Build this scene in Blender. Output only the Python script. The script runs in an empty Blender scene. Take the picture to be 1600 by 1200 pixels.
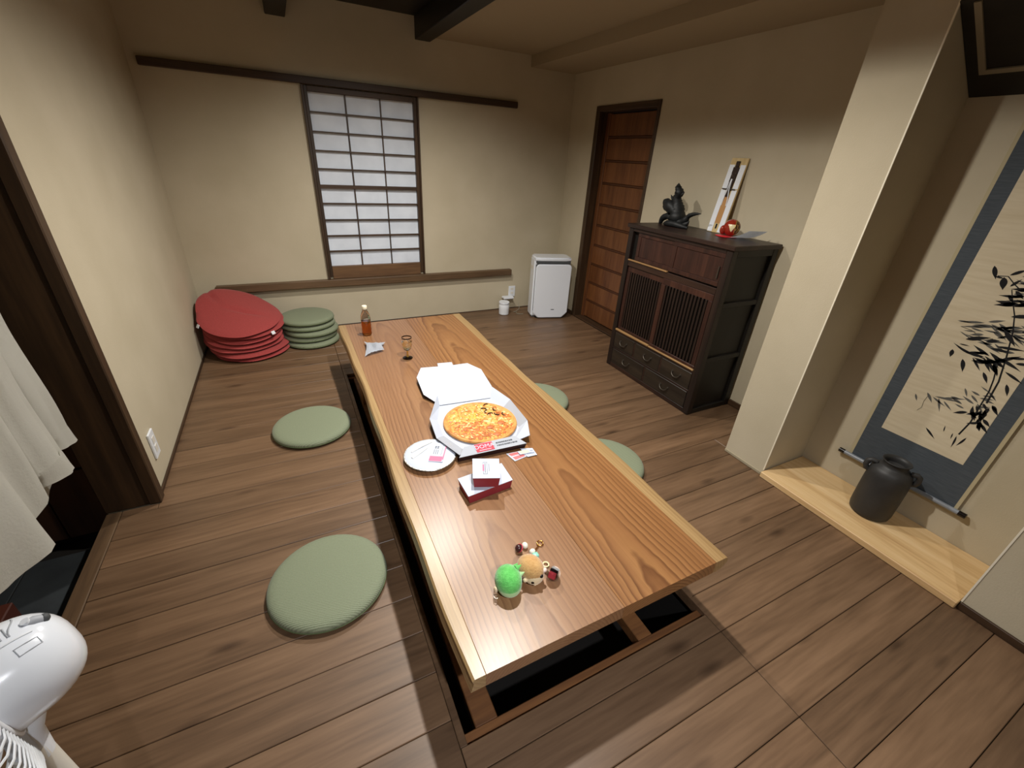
import bpy, bmesh, math, random
from mathutils import Vector, Matrix, Euler
random.seed(7)
R = math.radians
PI = math.pi
C = bpy.context.scene.collection
SC = bpy.context.scene

# ------------------------------------------------------------------ camera, world, lights, exposure
cd = bpy.data.cameras.new('camera'); cam = bpy.data.objects.new('camera', cd); C.objects.link(cam)
cd.sensor_fit = 'HORIZONTAL'; cd.sensor_width = 36.0
cd.lens = 664.7 / 1600 * 36.0
cd.clip_start = 0.02; cd.clip_end = 60
cam.matrix_world = (Matrix.Translation((0, 0, 1.5)) @ Matrix.Rotation(-0.4870, 4, 'Z')
                    @ Matrix.Rotation(1.0833, 4, 'X') @ Matrix.Rotation(0.06117, 4, 'Z'))
SC.camera = cam
w = bpy.data.worlds.new('world'); SC.world = w; w.use_nodes = True
w.node_tree.nodes['Background'].inputs[0].default_value = (0.9, 0.85, 0.8, 1)
w.node_tree.nodes['Background'].inputs[1].default_value = 0.02
SC.view_settings.view_transform = 'Standard'; SC.view_settings.look = 'None'
SC.view_settings.gamma = 1.0; SC.view_settings.use_curve_mapping = False
SC.view_settings.exposure = 0.32


def spot(name, loc, power, half, blend, radius=0.035, col=(1, .955, .88), tilt=(0, 0)):
    l = bpy.data.lights.new(name, 'SPOT'); l.energy = power; l.spot_size = R(half * 2); l.spot_blend = blend
    l.shadow_soft_size = radius; l.color = col
    o = bpy.data.objects.new(name, l); C.objects.link(o); o.location = loc
    o.rotation_euler = (R(tilt[0]), R(tilt[1]), 0)
    return o


spot('ceiling_spot', (.80, 1.45, 2.42), 150, 80, .7)
spot('ceiling_spot', (.80, 2.70, 2.42), 150, 77, .9)
spot('ceiling_spot', (.26, -.82, 2.40), 175, 66, 1.0, col=(.93, .95, 1), tilt=(24, 16))

# ------------------------------------------------------------------ helpers


def lin(h):
    h = h.lstrip('#'); c = [int(h[i:i + 2], 16) / 255 for i in (0, 2, 4)]
    return tuple((x / 12.92 if x <= .04045 else ((x + .055) / 1.055) ** 2.4) for x in c) + (1,)


def nodes(name):
    m = bpy.data.materials.new(name); m.use_nodes = True
    nt = m.node_tree; return m, nt, nt.nodes['Principled BSDF']


def mat(name, col, rough=.5, metal=0, noise=None, bump=None, coat=0, trans=0, ior=1.45, spec=None, sheen=0, stretch=(1, 1, 1), sss=0):
    """noise=(scale, second colour, low, high); bump=(scale, strength)"""
    m, nt, p = nodes(name)
    p.inputs['Base Color'].default_value = lin(col); p.inputs['Roughness'].default_value = rough
    p.inputs['Metallic'].default_value = metal; p.inputs['Coat Weight'].default_value = coat
    p.inputs['Transmission Weight'].default_value = trans; p.inputs['IOR'].default_value = ior
    p.inputs['Sheen Weight'].default_value = sheen
    if spec is not None: p.inputs['Specular IOR Level'].default_value = spec
    if sss:
        p.inputs['Subsurface Weight'].default_value = sss; p.inputs['Subsurface Radius'].default_value = (.01, .008, .006)
    if noise or bump:
        tc = nt.nodes.new('ShaderNodeTexCoord'); mp = nt.nodes.new('ShaderNodeMapping')
        mp.inputs['Scale'].default_value = stretch
        nt.links.new(tc.outputs['Object'], mp.inputs[0])
    if noise:
        n = nt.nodes.new('ShaderNodeTexNoise'); n.inputs['Scale'].default_value = noise[0]; n.inputs['Detail'].default_value = 5
        nt.links.new(mp.outputs[0], n.inputs['Vector'])
        r = nt.nodes.new('ShaderNodeValToRGB'); r.color_ramp.elements[0].color = lin(col); r.color_ramp.elements[1].color = lin(noise[1])
        r.color_ramp.elements[0].position = noise[2]; r.color_ramp.elements[1].position = noise[3]
        nt.links.new(n.outputs['Fac'], r.inputs[0]); nt.links.new(r.outputs[0], p.inputs['Base Color'])
    if bump:
        n = nt.nodes.new('ShaderNodeTexNoise'); n.inputs['Scale'].default_value = bump[0]; n.inputs['Detail'].default_value = 4
        nt.links.new(mp.outputs[0], n.inputs['Vector'])
        b = nt.nodes.new('ShaderNodeBump'); b.inputs['Strength'].default_value = bump[1]; b.inputs['Distance'].default_value = .002
        nt.links.new(n.outputs['Fac'], b.inputs['Height']); nt.links.new(b.outputs[0], p.inputs['Normal'])
    return m


def wood(name, cols, axis='X', scale=9, rough=.45, vary=.25, bump=.15, coat=0, knots=False, along=.07):
    """long-grain wood; every object gets its own piece of the tree and a slightly different tone"""
    m, nt, p = nodes(name); N = nt.nodes.new; L = nt.links.new
    tc = N('ShaderNodeTexCoord'); oi = N('ShaderNodeObjectInfo')
    mul = N('ShaderNodeMath'); mul.operation = 'MULTIPLY'; mul.inputs[1].default_value = 43.7; L(oi.outputs['Random'], mul.inputs[0])
    add = N('ShaderNodeVectorMath'); add.operation = 'ADD'; L(tc.outputs['Object'], add.inputs[0]); L(mul.outputs[0], add.inputs[1])
    mp = N('ShaderNodeMapping'); s = [scale] * 3; s['XYZ'.index(axis)] = scale * along; mp.inputs['Scale'].default_value = s
    L(add.outputs[0], mp.inputs[0])
    n1 = N('ShaderNodeTexNoise'); n1.inputs['Scale'].default_value = 1.0; n1.inputs['Detail'].default_value = 3
    n1.inputs['Distortion'].default_value = 1.2; L(mp.outputs[0], n1.inputs['Vector'])
    n2 = N('ShaderNodeTexNoise'); n2.inputs['Scale'].default_value = 9.0; n2.inputs['Detail'].default_value = 6; L(mp.outputs[0], n2.inputs['Vector'])
    mx = N('ShaderNodeMath'); mx.operation = 'MULTIPLY_ADD'; mx.inputs[1].default_value = .45
    L(n2.outputs['Fac'], mx.inputs[0]); m2 = N('ShaderNodeMath'); m2.operation = 'MULTIPLY'; m2.inputs[1].default_value = .65
    L(n1.outputs['Fac'], m2.inputs[0]); L(m2.outputs[0], mx.inputs[2])
    r = N('ShaderNodeValToRGB'); e = r.color_ramp.elements
    e[0].position = .36; e[0].color = lin(cols[0]); e[1].position = .72; e[1].color = lin(cols[2])
    q = e.new(.54); q.color = lin(cols[1]); L(mx.outputs[0], r.inputs[0])
    hs = N('ShaderNodeHueSaturation'); vr = N('ShaderNodeMapRange'); vr.inputs[3].default_value = 1 - vary; vr.inputs[4].default_value = 1 + vary
    L(oi.outputs['Random'], vr.inputs[0]); L(vr.outputs[0], hs.inputs['Value']); L(r.outputs[0], hs.inputs['Color'])
    out = hs.outputs[0]
    if knots:
        mk = N('ShaderNodeMapping'); mk.inputs['Scale'].default_value = [(2.2 if a == axis else 7.0) for a in 'XYZ']; L(add.outputs[0], mk.inputs[0])
        v = N('ShaderNodeTexVoronoi'); v.inputs['Scale'].default_value = 1.0; L(mk.outputs[0], v.inputs['Vector'])
        kr = N('ShaderNodeValToRGB'); kr.color_ramp.elements[0].color = (.30, .26, .24, 1); kr.color_ramp.elements[0].position = .03
        kr.color_ramp.elements[1].color = (1, 1, 1, 1); kr.color_ramp.elements[1].position = .16; L(v.outputs['Distance'], kr.inputs[0])
        km = N('ShaderNodeMix'); km.data_type = 'RGBA'; km.blend_type = 'MULTIPLY'; km.inputs[0].default_value = .8
        L(out, km.inputs[6]); L(kr.outputs[0], km.inputs[7]); out = km.outputs[2]
    L(out, p.inputs['Base Color'])
    p.inputs['Roughness'].default_value = rough; p.inputs['Coat Weight'].default_value = coat; p.inputs['Coat Roughness'].default_value = .25
    b = N('ShaderNodeBump'); b.inputs['Strength'].default_value = bump; b.inputs['Distance'].default_value = .002
    L(mx.outputs[0], b.inputs['Height']); L(b.outputs[0], p.inputs['Normal'])
    return m


def table_wood(name, cols, centre, freq, rough=.33):
    """solid wood cut from a trunk running along Y: growth rings give the flame grain"""
    m, nt, p = nodes(name); N = nt.nodes.new; L = nt.links.new
    tc = N('ShaderNodeTexCoord')
    mp = N('ShaderNodeMapping'); mp.vector_type = 'POINT'
    mp.inputs['Location'].default_value = centre; mp.inputs['Rotation'].default_value = (R(1.7), R(0), R(.8))
    L(tc.outputs['Object'], mp.inputs[0])
    st = N('ShaderNodeMapping'); st.inputs['Scale'].default_value = (1.6, .55, 1.6); L(tc.outputs['Object'], st.inputs[0])
    n0 = N('ShaderNodeTexNoise'); n0.inputs['Scale'].default_value = 1.6; n0.inputs['Detail'].default_value = 2; L(st.outputs[0], n0.inputs['Vector'])
    sb = N('ShaderNodeVectorMath'); sb.operation = 'SUBTRACT'; sb.inputs[1].default_value = (.5, .5, .5); L(n0.outputs['Color'], sb.inputs[0])
    sc = N('ShaderNodeVectorMath'); sc.operation = 'SCALE'; sc.inputs['Scale'].default_value = .045; L(sb.outputs[0], sc.inputs[0])
    ad = N('ShaderNodeVectorMath'); ad.operation = 'ADD'; L(mp.outputs[0], ad.inputs[0]); L(sc.outputs[0], ad.inputs[1])
    wv = N('ShaderNodeTexWave'); wv.wave_type = 'RINGS'; wv.rings_direction = 'Y'; wv.wave_profile = 'SAW'
    wv.inputs['Scale'].default_value = freq; wv.inputs['Distortion'].default_value = 1.6; wv.inputs['Detail'].default_value = 2; wv.inputs['Detail Scale'].default_value = .5
    L(ad.outputs[0], wv.inputs['Vector'])
    fm = N('ShaderNodeMapping'); fm.inputs['Scale'].default_value = (90, 2.2, 90); L(tc.outputs['Object'], fm.inputs[0])
    fn = N('ShaderNodeTexNoise'); fn.inputs['Scale'].default_value = 1; fn.inputs['Detail'].default_value = 4; L(fm.outputs[0], fn.inputs['Vector'])
    bm_ = N('ShaderNodeMapping'); bm_.inputs['Scale'].default_value = (7, .5, 7); L(tc.outputs['Object'], bm_.inputs[0])
    bn = N('ShaderNodeTexNoise'); bn.inputs['Scale'].default_value = 1; bn.inputs['Detail'].default_value = 2; L(bm_.outputs[0], bn.inputs['Vector'])
    r = N('ShaderNodeValToRGB'); e = r.color_ramp.elements
    e[0].position = 0; e[0].color = lin(cols[2]); e[1].position = 1; e[1].color = lin(cols[2])
    q = e.new(.55); q.color = lin(cols[1]); q = e.new(.88); q.color = lin(cols[0]); L(wv.outputs['Fac'], r.inputs[0])
    def over(a, fac, lo, hi, src):
        rr = N('ShaderNodeValToRGB'); rr.color_ramp.elements[0].color = lo; rr.color_ramp.elements[0].position = .3
        rr.color_ramp.elements[1].color = hi; rr.color_ramp.elements[1].position = .7; L(src, rr.inputs[0])
        x = N('ShaderNodeMix'); x.data_type = 'RGBA'; x.blend_type = 'MULTIPLY'; x.inputs[0].default_value = fac
        L(a, x.inputs[6]); L(rr.outputs[0], x.inputs[7]); return x.outputs[2]
    fl = N('ShaderNodeMapRange'); fl.inputs[1].default_value = .35; fl.inputs[2].default_value = .65; fl.inputs[3].default_value = .25; fl.inputs[4].default_value = .9
    L(n0.outputs['Fac'], fl.inputs[0]); fmx = N('ShaderNodeMix'); fmx.data_type = 'RGBA'; L(fl.outputs[0], fmx.inputs[0])
    fmx.inputs[6].default_value = lin(cols[1]); L(r.outputs[0], fmx.inputs[7])
    o = over(fmx.outputs[2], .7, (.74, .69, .63, 1), (1, 1, 1, 1), fn.outputs['Fac'])
    o = over(o, .75, (.80, .73, .66, 1), (1, 1, 1, 1), bn.outputs['Fac'])
    L(o, p.inputs['Base Color']); p.inputs['Roughness'].default_value = rough
    p.inputs['Coat Weight'].default_value = .25; p.inputs['Coat Roughness'].default_value = .3
    b = N('ShaderNodeBump'); b.inputs['Strength'].default_value = .12; b.inputs['Distance'].default_value = .0015
    L(fn.outputs['Fac'], b.inputs['Height']); L(b.outputs[0], p.inputs['Normal'])
    return m


def ribbed(name, col, col2, freq, rot=0, rough=.8):
    m, nt, p = nodes(name); N = nt.nodes.new; L = nt.links.new
    tc = N('ShaderNodeTexCoord'); mp = N('ShaderNodeMapping'); mp.inputs['Rotation'].default_value = (0, 0, R(rot)); L(tc.outputs['Object'], mp.inputs[0])
    wv = N('ShaderNodeTexWave'); wv.wave_type = 'BANDS'; wv.bands_direction = 'Y'; wv.inputs['Scale'].default_value = freq
    wv.inputs['Distortion'].default_value = .8; wv.inputs['Detail'].default_value = 1; wv.inputs['Detail Scale'].default_value = 2; L(mp.outputs[0], wv.inputs['Vector'])
    n = N('ShaderNodeTexNoise'); n.inputs['Scale'].default_value = 260; L(tc.outputs['Object'], n.inputs['Vector'])
    a = N('ShaderNodeMath'); a.operation = 'ADD'; L(wv.outputs['Fac'], a.inputs[0]); L(n.outputs['Fac'], a.inputs[1])
    r = N('ShaderNodeValToRGB'); r.color_ramp.elements[0].color = lin(col2); r.color_ramp.elements[1].color = lin(col)
    r.color_ramp.elements[0].position = .1; r.color_ramp.elements[1].position = .9
    h = N('ShaderNodeMath'); h.operation = 'MULTIPLY'; h.inputs[1].default_value = .6; L(a.outputs[0], h.inputs[0]); L(h.outputs[0], r.inputs[0])
    L(r.outputs[0], p.inputs['Base Color']); p.inputs['Roughness'].default_value = rough; p.inputs['Sheen Weight'].default_value = .1
    b = N('ShaderNodeBump'); b.inputs['Strength'].default_value = .25; b.inputs['Distance'].default_value = .002
    L(a.outputs[0], b.inputs['Height']); L(b.outputs[0], p.inputs['Normal'])
    return m


def box(bm, x0, x1, y0, y1, z0, z1, mtx=None):
    vs = [bm.verts.new((x, y, z)) for z in (z0, z1) for x, y in ((x0, y0), (x1, y0), (x1, y1), (x0, y1))]
    if mtx is not None:
        for v in vs: v.co = mtx @ v.co
    for f in ((3, 2, 1, 0), (4, 5, 6, 7), (0, 1, 5, 4), (1, 2, 6, 5), (2, 3, 7, 6), (3, 0, 4, 7)):
        bm.faces.new([vs[i] for i in f])
    return vs


def prism(bm, pts, z0, z1, mtx=None):
    lo = [bm.verts.new((x, y, z0)) for x, y in pts]; hi = [bm.verts.new((x, y, z1)) for x, y in pts]
    if mtx is not None:
        for v in lo + hi: v.co = mtx @ v.co
    n = len(pts); bm.faces.new(lo[::-1]); bm.faces.new(hi)
    for i in range(n): bm.faces.new((lo[i], lo[(i + 1) % n], hi[(i + 1) % n], hi[i]))


def tube(bm, pts, rad, seg=10, caps=True, flat=1.0, closed=False):
    pts = [Vector(p) for p in pts]; n = len(pts)
    if not hasattr(rad, '__len__'): rad = [rad] * n
    rings = []; up = None
    for i, p in enumerate(pts):
        if closed: t = pts[(i + 1) % n] - pts[i - 1]
        else: t = pts[min(i + 1, n - 1)] - pts[max(i - 1, 0)]
        t.normalize()
        if up is None:
            up = Vector((0, 0, 1)) if abs(t.z) < .9 else Vector((0, 1, 0))
        a = t.cross(up)
        if a.length < 1e-4: a = t.cross(Vector((1, 0, 0)))
        a.normalize(); b = a.cross(t); up = b
        rings.append([bm.verts.new(p + (a * math.cos(2 * PI * k / seg) + b * math.sin(2 * PI * k / seg) * flat) * rad[i]) for k in range(seg)])
    m = n if closed else n - 1
    for i in range(m):
        A, B = rings[i], rings[(i + 1) % n]
        for k in range(seg): bm.faces.new((A[k], A[(k + 1) % seg], B[(k + 1) % seg], B[k]))
    if caps and not closed:
        bm.faces.new(rings[0][::-1]); bm.faces.new(rings[-1])


def curved(pts, rad, k=5):
    P = [Vector(p) for p in pts]; out = []; ro = []
    for i in range(len(P) - 1):
        p0, p1, p2, p3 = P[max(i - 1, 0)], P[i], P[i + 1], P[min(i + 2, len(P) - 1)]
        for q in range(k):
            u = q / k
            out.append(.5 * ((2 * p1) + (p2 - p0) * u + (2 * p0 - 5 * p1 + 4 * p2 - p3) * u * u + (3 * p1 - p0 - 3 * p2 + p3) * u ** 3))
            ro.append(rad[i] + (rad[i + 1] - rad[i]) * (u * u * (3 - 2 * u)))
    return out + [P[-1]], ro + [rad[-1]]


def lathe(bm, prof, seg=32, mtx=None, caps=True):
    rings = []
    for r, z in prof:
        if r < 1e-6: rings.append([bm.verts.new((0, 0, z))])
        else: rings.append([bm.verts.new((r * math.cos(2 * PI * k / seg), r * math.sin(2 * PI * k / seg), z)) for k in range(seg)])
    for A, B in zip(rings, rings[1:]):
        for k in range(seg):
            q = (k + 1) % seg
            if len(A) == 1 and len(B) == 1: continue
            if len(A) == 1: bm.faces.new((A[0], B[q], B[k]))
            elif len(B) == 1: bm.faces.new((A[k], A[q], B[0]))
            else: bm.faces.new((A[k], A[q], B[q], B[k]))
    if caps:
        if len(rings[0]) > 1: bm.faces.new(rings[0][::-1])
        if len(rings[-1]) > 1: bm.faces.new(rings[-1])
    if mtx is not None:
        for rg in rings:
            for v in rg: v.co = mtx @ v.co


def ball(bm, c, r, seg=20, scale=(1, 1, 1), rot=None):
    m = Matrix.Translation(c)
    if rot is not None: m = m @ rot
    m = m @ Matrix.Diagonal((scale[0], scale[1], scale[2], 1))
    return bmesh.ops.create_uvsphere(bm, u_segments=seg, v_segments=max(8, seg // 2), radius=r, matrix=m)['verts']


def bevel(bm, w, seg=1):
    bmesh.ops.bevel(bm, geom=bm.edges[:], offset=w, segments=seg, affect='EDGES', clamp_overlap=True)


def wloc(o):
    v = Vector((0, 0, 0))
    while o is not None: v += o.location; o = o.parent
    return v


def obj(name, bm, m, parent=None, world=True, smooth=None, origin=None):
    """links the bmesh as one mesh object; world=True: coordinates are world ones and are moved into the parent's frame"""
    if origin is not None: bmesh.ops.translate(bm, verts=bm.verts[:], vec=-Vector(origin))
    elif world and parent is not None: bmesh.ops.translate(bm, verts=bm.verts[:], vec=-wloc(parent))
    bmesh.ops.recalc_face_normals(bm, faces=bm.faces[:])
    me = bpy.data.meshes.new(name); bm.to_mesh(me); bm.free()
    for q in (m if isinstance(m, (list, tuple)) else [m]): me.materials.append(q)
    if smooth is not None:
        for p in me.polygons: p.use_smooth = True
        me.set_sharp_from_angle(angle=R(smooth))
    o = bpy.data.objects.new(name, me); C.objects.link(o)
    if parent is not None: o.parent = parent
    if origin is not None: o.location = Vector(origin) - (wloc(parent) if parent is not None else Vector((0, 0, 0)))
    return o


def tag(o, label, cat, group=None):
    o['label'] = label; o['category'] = cat
    if group: o['group'] = group
    return o


def thing(name, label, cat, loc, group=None):
    o = bpy.data.objects.new(name, None); C.objects.link(o); o.location = loc; o.empty_display_size = .05
    return tag(o, label, cat, group)


def struct(name, bm, m, parent=None, **k):
    o = obj(name, bm, m, parent, **k)
    if parent is None: o['kind'] = 'structure'
    return o


def dup(o, parent=None):
    c = o.copy(); C.objects.link(c)
    if parent is not None: c.parent = parent
    for ch in list(o.children): dup(ch, c)
    return c


def bx(*a, **k):
    bm = bmesh.new(); box(bm, *a, **k); return bm


def bbx(w_, *a):
    bm = bmesh.new(); box(bm, *a); bevel(bm, w_); return bm


def text(body, size, m, parent, mtx, name='lettering', depth=.0003):
    cu = bpy.data.curves.new('t', 'FONT'); cu.body = body; cu.size = size; cu.extrude = depth; cu.align_x = 'CENTER'; cu.align_y = 'CENTER'
    cu.resolution_u = 3
    t = bpy.data.objects.new('t', cu); C.objects.link(t); bpy.context.view_layer.update()
    me = bpy.data.meshes.new_from_object(t.evaluated_get(bpy.context.evaluated_depsgraph_get()))
    bpy.data.objects.remove(t); bpy.data.curves.remove(cu)
    me.transform(Matrix.Translation(-wloc(parent)) @ mtx); me.materials.clear(); me.materials.append(m)
    o = bpy.data.objects.new(name, me); C.objects.link(o); o.parent = parent
    return o


# ------------------------------------------------------------------ materials
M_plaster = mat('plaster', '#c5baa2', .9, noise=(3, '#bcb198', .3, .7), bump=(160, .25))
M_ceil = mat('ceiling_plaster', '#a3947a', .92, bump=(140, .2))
M_bead = mat('corner_bead', '#eee6d2', .6)
M_floor = wood('floor_wood', ('#543f2d', '#6a513b', '#7a5f47'), 'X', 8, .42, .14, .15, knots=True)
M_floor_dark = wood('pit_frame_wood', ('#57351a', '#6f4724', '#80552d'), 'X', 9, .6, .1)
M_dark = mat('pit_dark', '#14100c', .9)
M_trim = wood('dark_trim_wood', ('#2b1d12', '#3d2a1a', '#4c3622'), 'X', 8, .5, .08)
M_trimz = wood('dark_post_wood', ('#2b1f14', '#3b2a1b', '#4d3824'), 'Z', 8, .45, .06)
M_trimy = wood('dark_trim_wood_long', ('#2b1d12', '#3d2a1a', '#4c3622'), 'Y', 8, .5, .08)
M_beam = wood('beam_wood', ('#0d0b09', '#15110d', '#1d1812'), 'Y', 6, .5, .05)
M_door = wood('door_board_wood', ('#552f18', '#6b4122', '#7a4d2a'), 'Z', 10, .45, .1)
M_paper = mat('shoji_paper', '#dfe7f2', .85, noise=(6, '#d0d8e4', .35, .7))
M_alc = wood('pale_alcove_wood', ('#c49c6b', '#dcb985', '#e8c99a'), 'Y', 7, .5, .05)
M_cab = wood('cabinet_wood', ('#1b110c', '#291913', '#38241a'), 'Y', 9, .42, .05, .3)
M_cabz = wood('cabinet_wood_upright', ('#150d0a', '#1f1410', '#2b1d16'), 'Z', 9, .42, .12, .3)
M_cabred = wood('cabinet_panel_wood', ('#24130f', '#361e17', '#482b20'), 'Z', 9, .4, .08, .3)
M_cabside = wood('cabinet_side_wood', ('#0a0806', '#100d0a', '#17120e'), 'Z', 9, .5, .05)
M_drawer = wood('drawer_wood', ('#1b140f', '#272018', '#33291f'), 'Y', 9, .45, .1, .3)
M_iron = mat('black_iron', '#5a544c', .4, .8)
M_railpale = wood('pale_worn_rail', ('#7c5a38', '#98754b', '#b28c5c'), 'Y', 9, .5, .05)
M_green = ribbed('green_cushion_cloth', '#858d73', '#636b52', 48, 12)
M_greenpipe = mat('cushion_side_cloth', '#65734f', .8, bump=(200, .3))
M_red = mat('red_cushion_cloth', '#a43f3d', .85, noise=(180, '#8f3533', .3, .7), bump=(60, .3), sheen=.15)
M_white = mat('white_plastic', '#e4e8ee', .35)
M_whiteg = mat('glossy_white_plastic', '#e8edf5', .22, coat=.3)
M_offwhite = mat('ivory_plastic', '#ddd9cf', .4)
M_grey = mat('grey_vent', '#4a4d4f', .6)
M_print = mat('pale_grey_print', '#a9adb4', .5)
M_card = mat('white_card', '#bdc4d2', .7)
M_mount = mat('white_paper', '#e6eaf0', .75)
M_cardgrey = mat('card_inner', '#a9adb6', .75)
M_redcard = mat('red_card', '#8f2a33', .6)
M_redprint = mat('red_print', '#c23a4a', .6)
M_pinkprint = mat('pink_print', '#e0708f', .6)
M_greyprint = mat('grey_print', '#55585f', .6)
M_ink = mat('black_ink', '#17171a', .9)
M_inkgrey = mat('grey_ink', '#5d5c58', .9)
M_scrollblue = mat('blue_grey_silk', '#4e555c', .8, noise=(30, '#424950', .3, .7), stretch=(1, .6, 6))
M_scrollpaper = mat('aged_scroll_paper', '#d8ccb2', .85, noise=(14, '#cdbfa2', .3, .7), stretch=(1, .4, 5))
M_vase = mat('black_ceramic', '#2a2a2a', .5, noise=(12, '#353433', .3, .7), bump=(40, .3))
M_blackcar = mat('black_carving', '#17191a', .55, bump=(60, .5))
M_linen = mat('white_linen', '#dddbd2', .9, bump=(160, .35))
M_tile = mat('dark_stone', '#33383b', .7, noise=(9, '#282c2f', .3, .7), bump=(60, .3))
M_shoecab = wood('entry_cabinet_wood', ('#2c1a10', '#3f2718', '#4d3220'), 'Z', 7, .5, .08)

# ------------------------------------------------------------------ the floor
XL, XR, YB, YF = -.745, 2.68, 4.16, -1.6
bm = bmesh.new()                                     # subfloor with the pit opening
for a in ((-.93, .222, YF, 2.03), (XL, .222, 2.03, YB), (1.205, 2.75, YF, YB), (.222, 1.205, YF, .556), (.222, 1.205, 3.075, YB)):
    box(bm, *a, -.05, -.02)
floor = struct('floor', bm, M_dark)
fx = []
rows = [.033 + .15 * k for k in range(-11, 29)]
for y0 in rows:
    y1 = min(y0 + .15, YB - .003); ya = max(y0, YF)
    if y1 - ya < .02: continue
    xl = -.874 if ya < 2.0 else XL + .004
    if ya < 2.0 < y1 and y1 > 2.04: xl = XL + .004
    xr = 2.2 if y1 < 1.0 or ya < 1.27 else XR - .004
    if xl > -.8 and ya < 2.02: fx.append((-.874, xl + .0, ya, 2.022))
    fx.append((xl, .2, ya, y1))
    if y1 <= .556 or ya >= 3.075: fx.append((.2, 1.19, ya, y1))
    elif ya < .556: fx.append((.2, 1.19, ya, .556))
    elif y1 > 3.075: fx.append((.2, 1.19, 3.075, y1))
    fx.append((1.19, xr, ya, y1))
    if xr < 2.3 and y1 > 1.29: fx.append((2.2, XR - .004, 1.276, y1))
for x0, x1, y0, y1 in fx:
    g = .0011
    bm = bmesh.new(); box(bm, x0 + g, x1 - g, y0 + g, y1 - g, -.02, random.uniform(-.0004, .0004)); bevel(bm, .0018)
    obj('floor_plank', bm, M_floor, floor, origin=((x0 + x1) / 2, (y0 + y1) / 2, 0))
# pit trims, entry edge board
for a in ((.2, .222, .556, 3.075), (1.19, 1.205, .556, 3.075)):
    obj('pit_edge_board', bbx(.0015, a[0], a[1], a[2], a[3], -.05, -.0005), M_floor, floor)
obj('step_edge_board', bbx(.003, -.932, -.876, YF, 2.022, -.055, .001), wood('step_edge_wood', ('#4a3828', '#5e4833', '#6d563f'), 'Y', 9, .45, .05), floor)
# the sunken pit under the table
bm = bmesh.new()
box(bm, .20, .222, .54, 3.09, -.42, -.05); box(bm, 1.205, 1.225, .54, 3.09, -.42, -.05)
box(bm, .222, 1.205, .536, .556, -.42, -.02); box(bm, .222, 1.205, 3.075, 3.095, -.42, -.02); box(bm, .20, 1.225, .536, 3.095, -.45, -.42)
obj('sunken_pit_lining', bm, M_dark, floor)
for a in ((.222, 1.205, .556, .592), (.222, 1.205, 3.04, 3.075)):
    obj('pit_frame_board', bbx(.003, a[0], a[1], a[2], a[3], -.06, -.022), M_floor_dark, floor)
for a in ((.262, .335, .592, 3.04), (.900, .962, .592, 3.04)):
    obj('pit_frame_board', bbx(.003, a[0], a[1], a[2], a[3], -.075, -.024), M_floor_dark, floor)

# ------------------------------------------------------------------ walls
WZ = 2.6
bm = bmesh.new()                                     # back wall with the window opening
wx0, wx1, wz0, wz1 = .262, 1.149, .468, 1.90
for a in ((XL - .15, wx0, 0, WZ), (wx1, 2.85, 0, WZ), (wx0, wx1, 0, wz0), (wx0, wx1, wz1, WZ)):
    box(bm, a[0], a[1], YB, YB + .12, a[2], a[3])
struct('wall_back', bm, M_plaster)
bm = bmesh.new()                                     # right wall with the door opening
dy0, dy1, dz1 = 2.93, 3.74, 1.95
for a in ((1.2, dy0, 0, WZ), (dy1, YB, 0, WZ), (dy0, dy1, dz1, WZ)):
    box(bm, XR, XR + .15, a[0], a[1], a[2], a[3])
struct('wall_right', bm, M_plaster)
bm = bmesh.new(); box(bm, XL - .19, XL, 2.045, YB, -.2, WZ); struct('wall_left', bm, M_plaster)
bm = bmesh.new(); box(bm, 2.17, 2.68, 1.026, 1.274, 0, 2.4); struct('wall_alcove_pillar', bm, M_plaster)
bm = bmesh.new(); box(bm, 2.17, 2.75, YF, .15, 0, 2.4); struct('wall_front_right', bm, M_plaster)
bm = bmesh.new(); box(bm, 2.52, 2.75, .15, 1.026, 0, 2.4); struct('wall_alcove_back', bm, M_plaster)
bm = bmesh.new(); box(bm, 2.17, 2.52, .15, 1.026, 2.07, 2.4); struct('wall_alcove_header', bm, M_plaster)
bm = bmesh.new(); box(bm, -2.4, 2.8, YF - .1, YF, -.3, WZ); struct('wall_front', bm, M_plaster)
bm = bmesh.new(); box(bm, -2.35, -2.25, YF, 2.5, -.3, WZ); struct('wall_entry', bm, M_plaster)
# corner beads
bm = bmesh.new(); box(bm, 2.1675, 2.1725, 1.0235, 1.029, .035, 2.3); struct('trim_1', bm, M_bead)
bm = bmesh.new(); box(bm, 2.1675, 2.1725, .147, .1525, .035, 2.3); struct('trim_2', bm, M_bead)
# ceilings
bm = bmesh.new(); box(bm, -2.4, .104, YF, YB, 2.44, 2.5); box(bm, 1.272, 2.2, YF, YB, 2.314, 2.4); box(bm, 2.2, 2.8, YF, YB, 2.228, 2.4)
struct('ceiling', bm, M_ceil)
bm = bmesh.new(); box(bm, .104, 1.272, YF, YB, 2.43, 2.5); struct('ceiling_boarded', bm, M_beam)
for i, (a, b) in enumerate(((.104, .231), (1.148, 1.272))):
    bm = bmesh.new(); box(bm, a, b, YF, YB - .002, 2.282, 2.43); bevel(bm, .004); struct('trim_%d' % (3 + i), bm, M_beam)
# slanting dark boarded underside above the alcove, with its pale strips
sl = math.atan2(.236, .356)
mt = Matrix.Translation((2.52, 0, 1.81)) @ Matrix.Rotation(sl, 4, 'Y')
bm = bmesh.new(); box(bm, -.43, .0, .152, 1.024, 0, .02, mt); ca = struct('ceiling_alcove', bm, M_beam)
bm = bmesh.new(); box(bm, -.135, -.115, .16, .985, -.006, 0, mt); box(bm, -.42, -.135, .965, .985, -.006, 0, mt)
obj('pale_strip', bm, mat('pale_strip_wood', '#8d8470', .6), ca)
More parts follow.
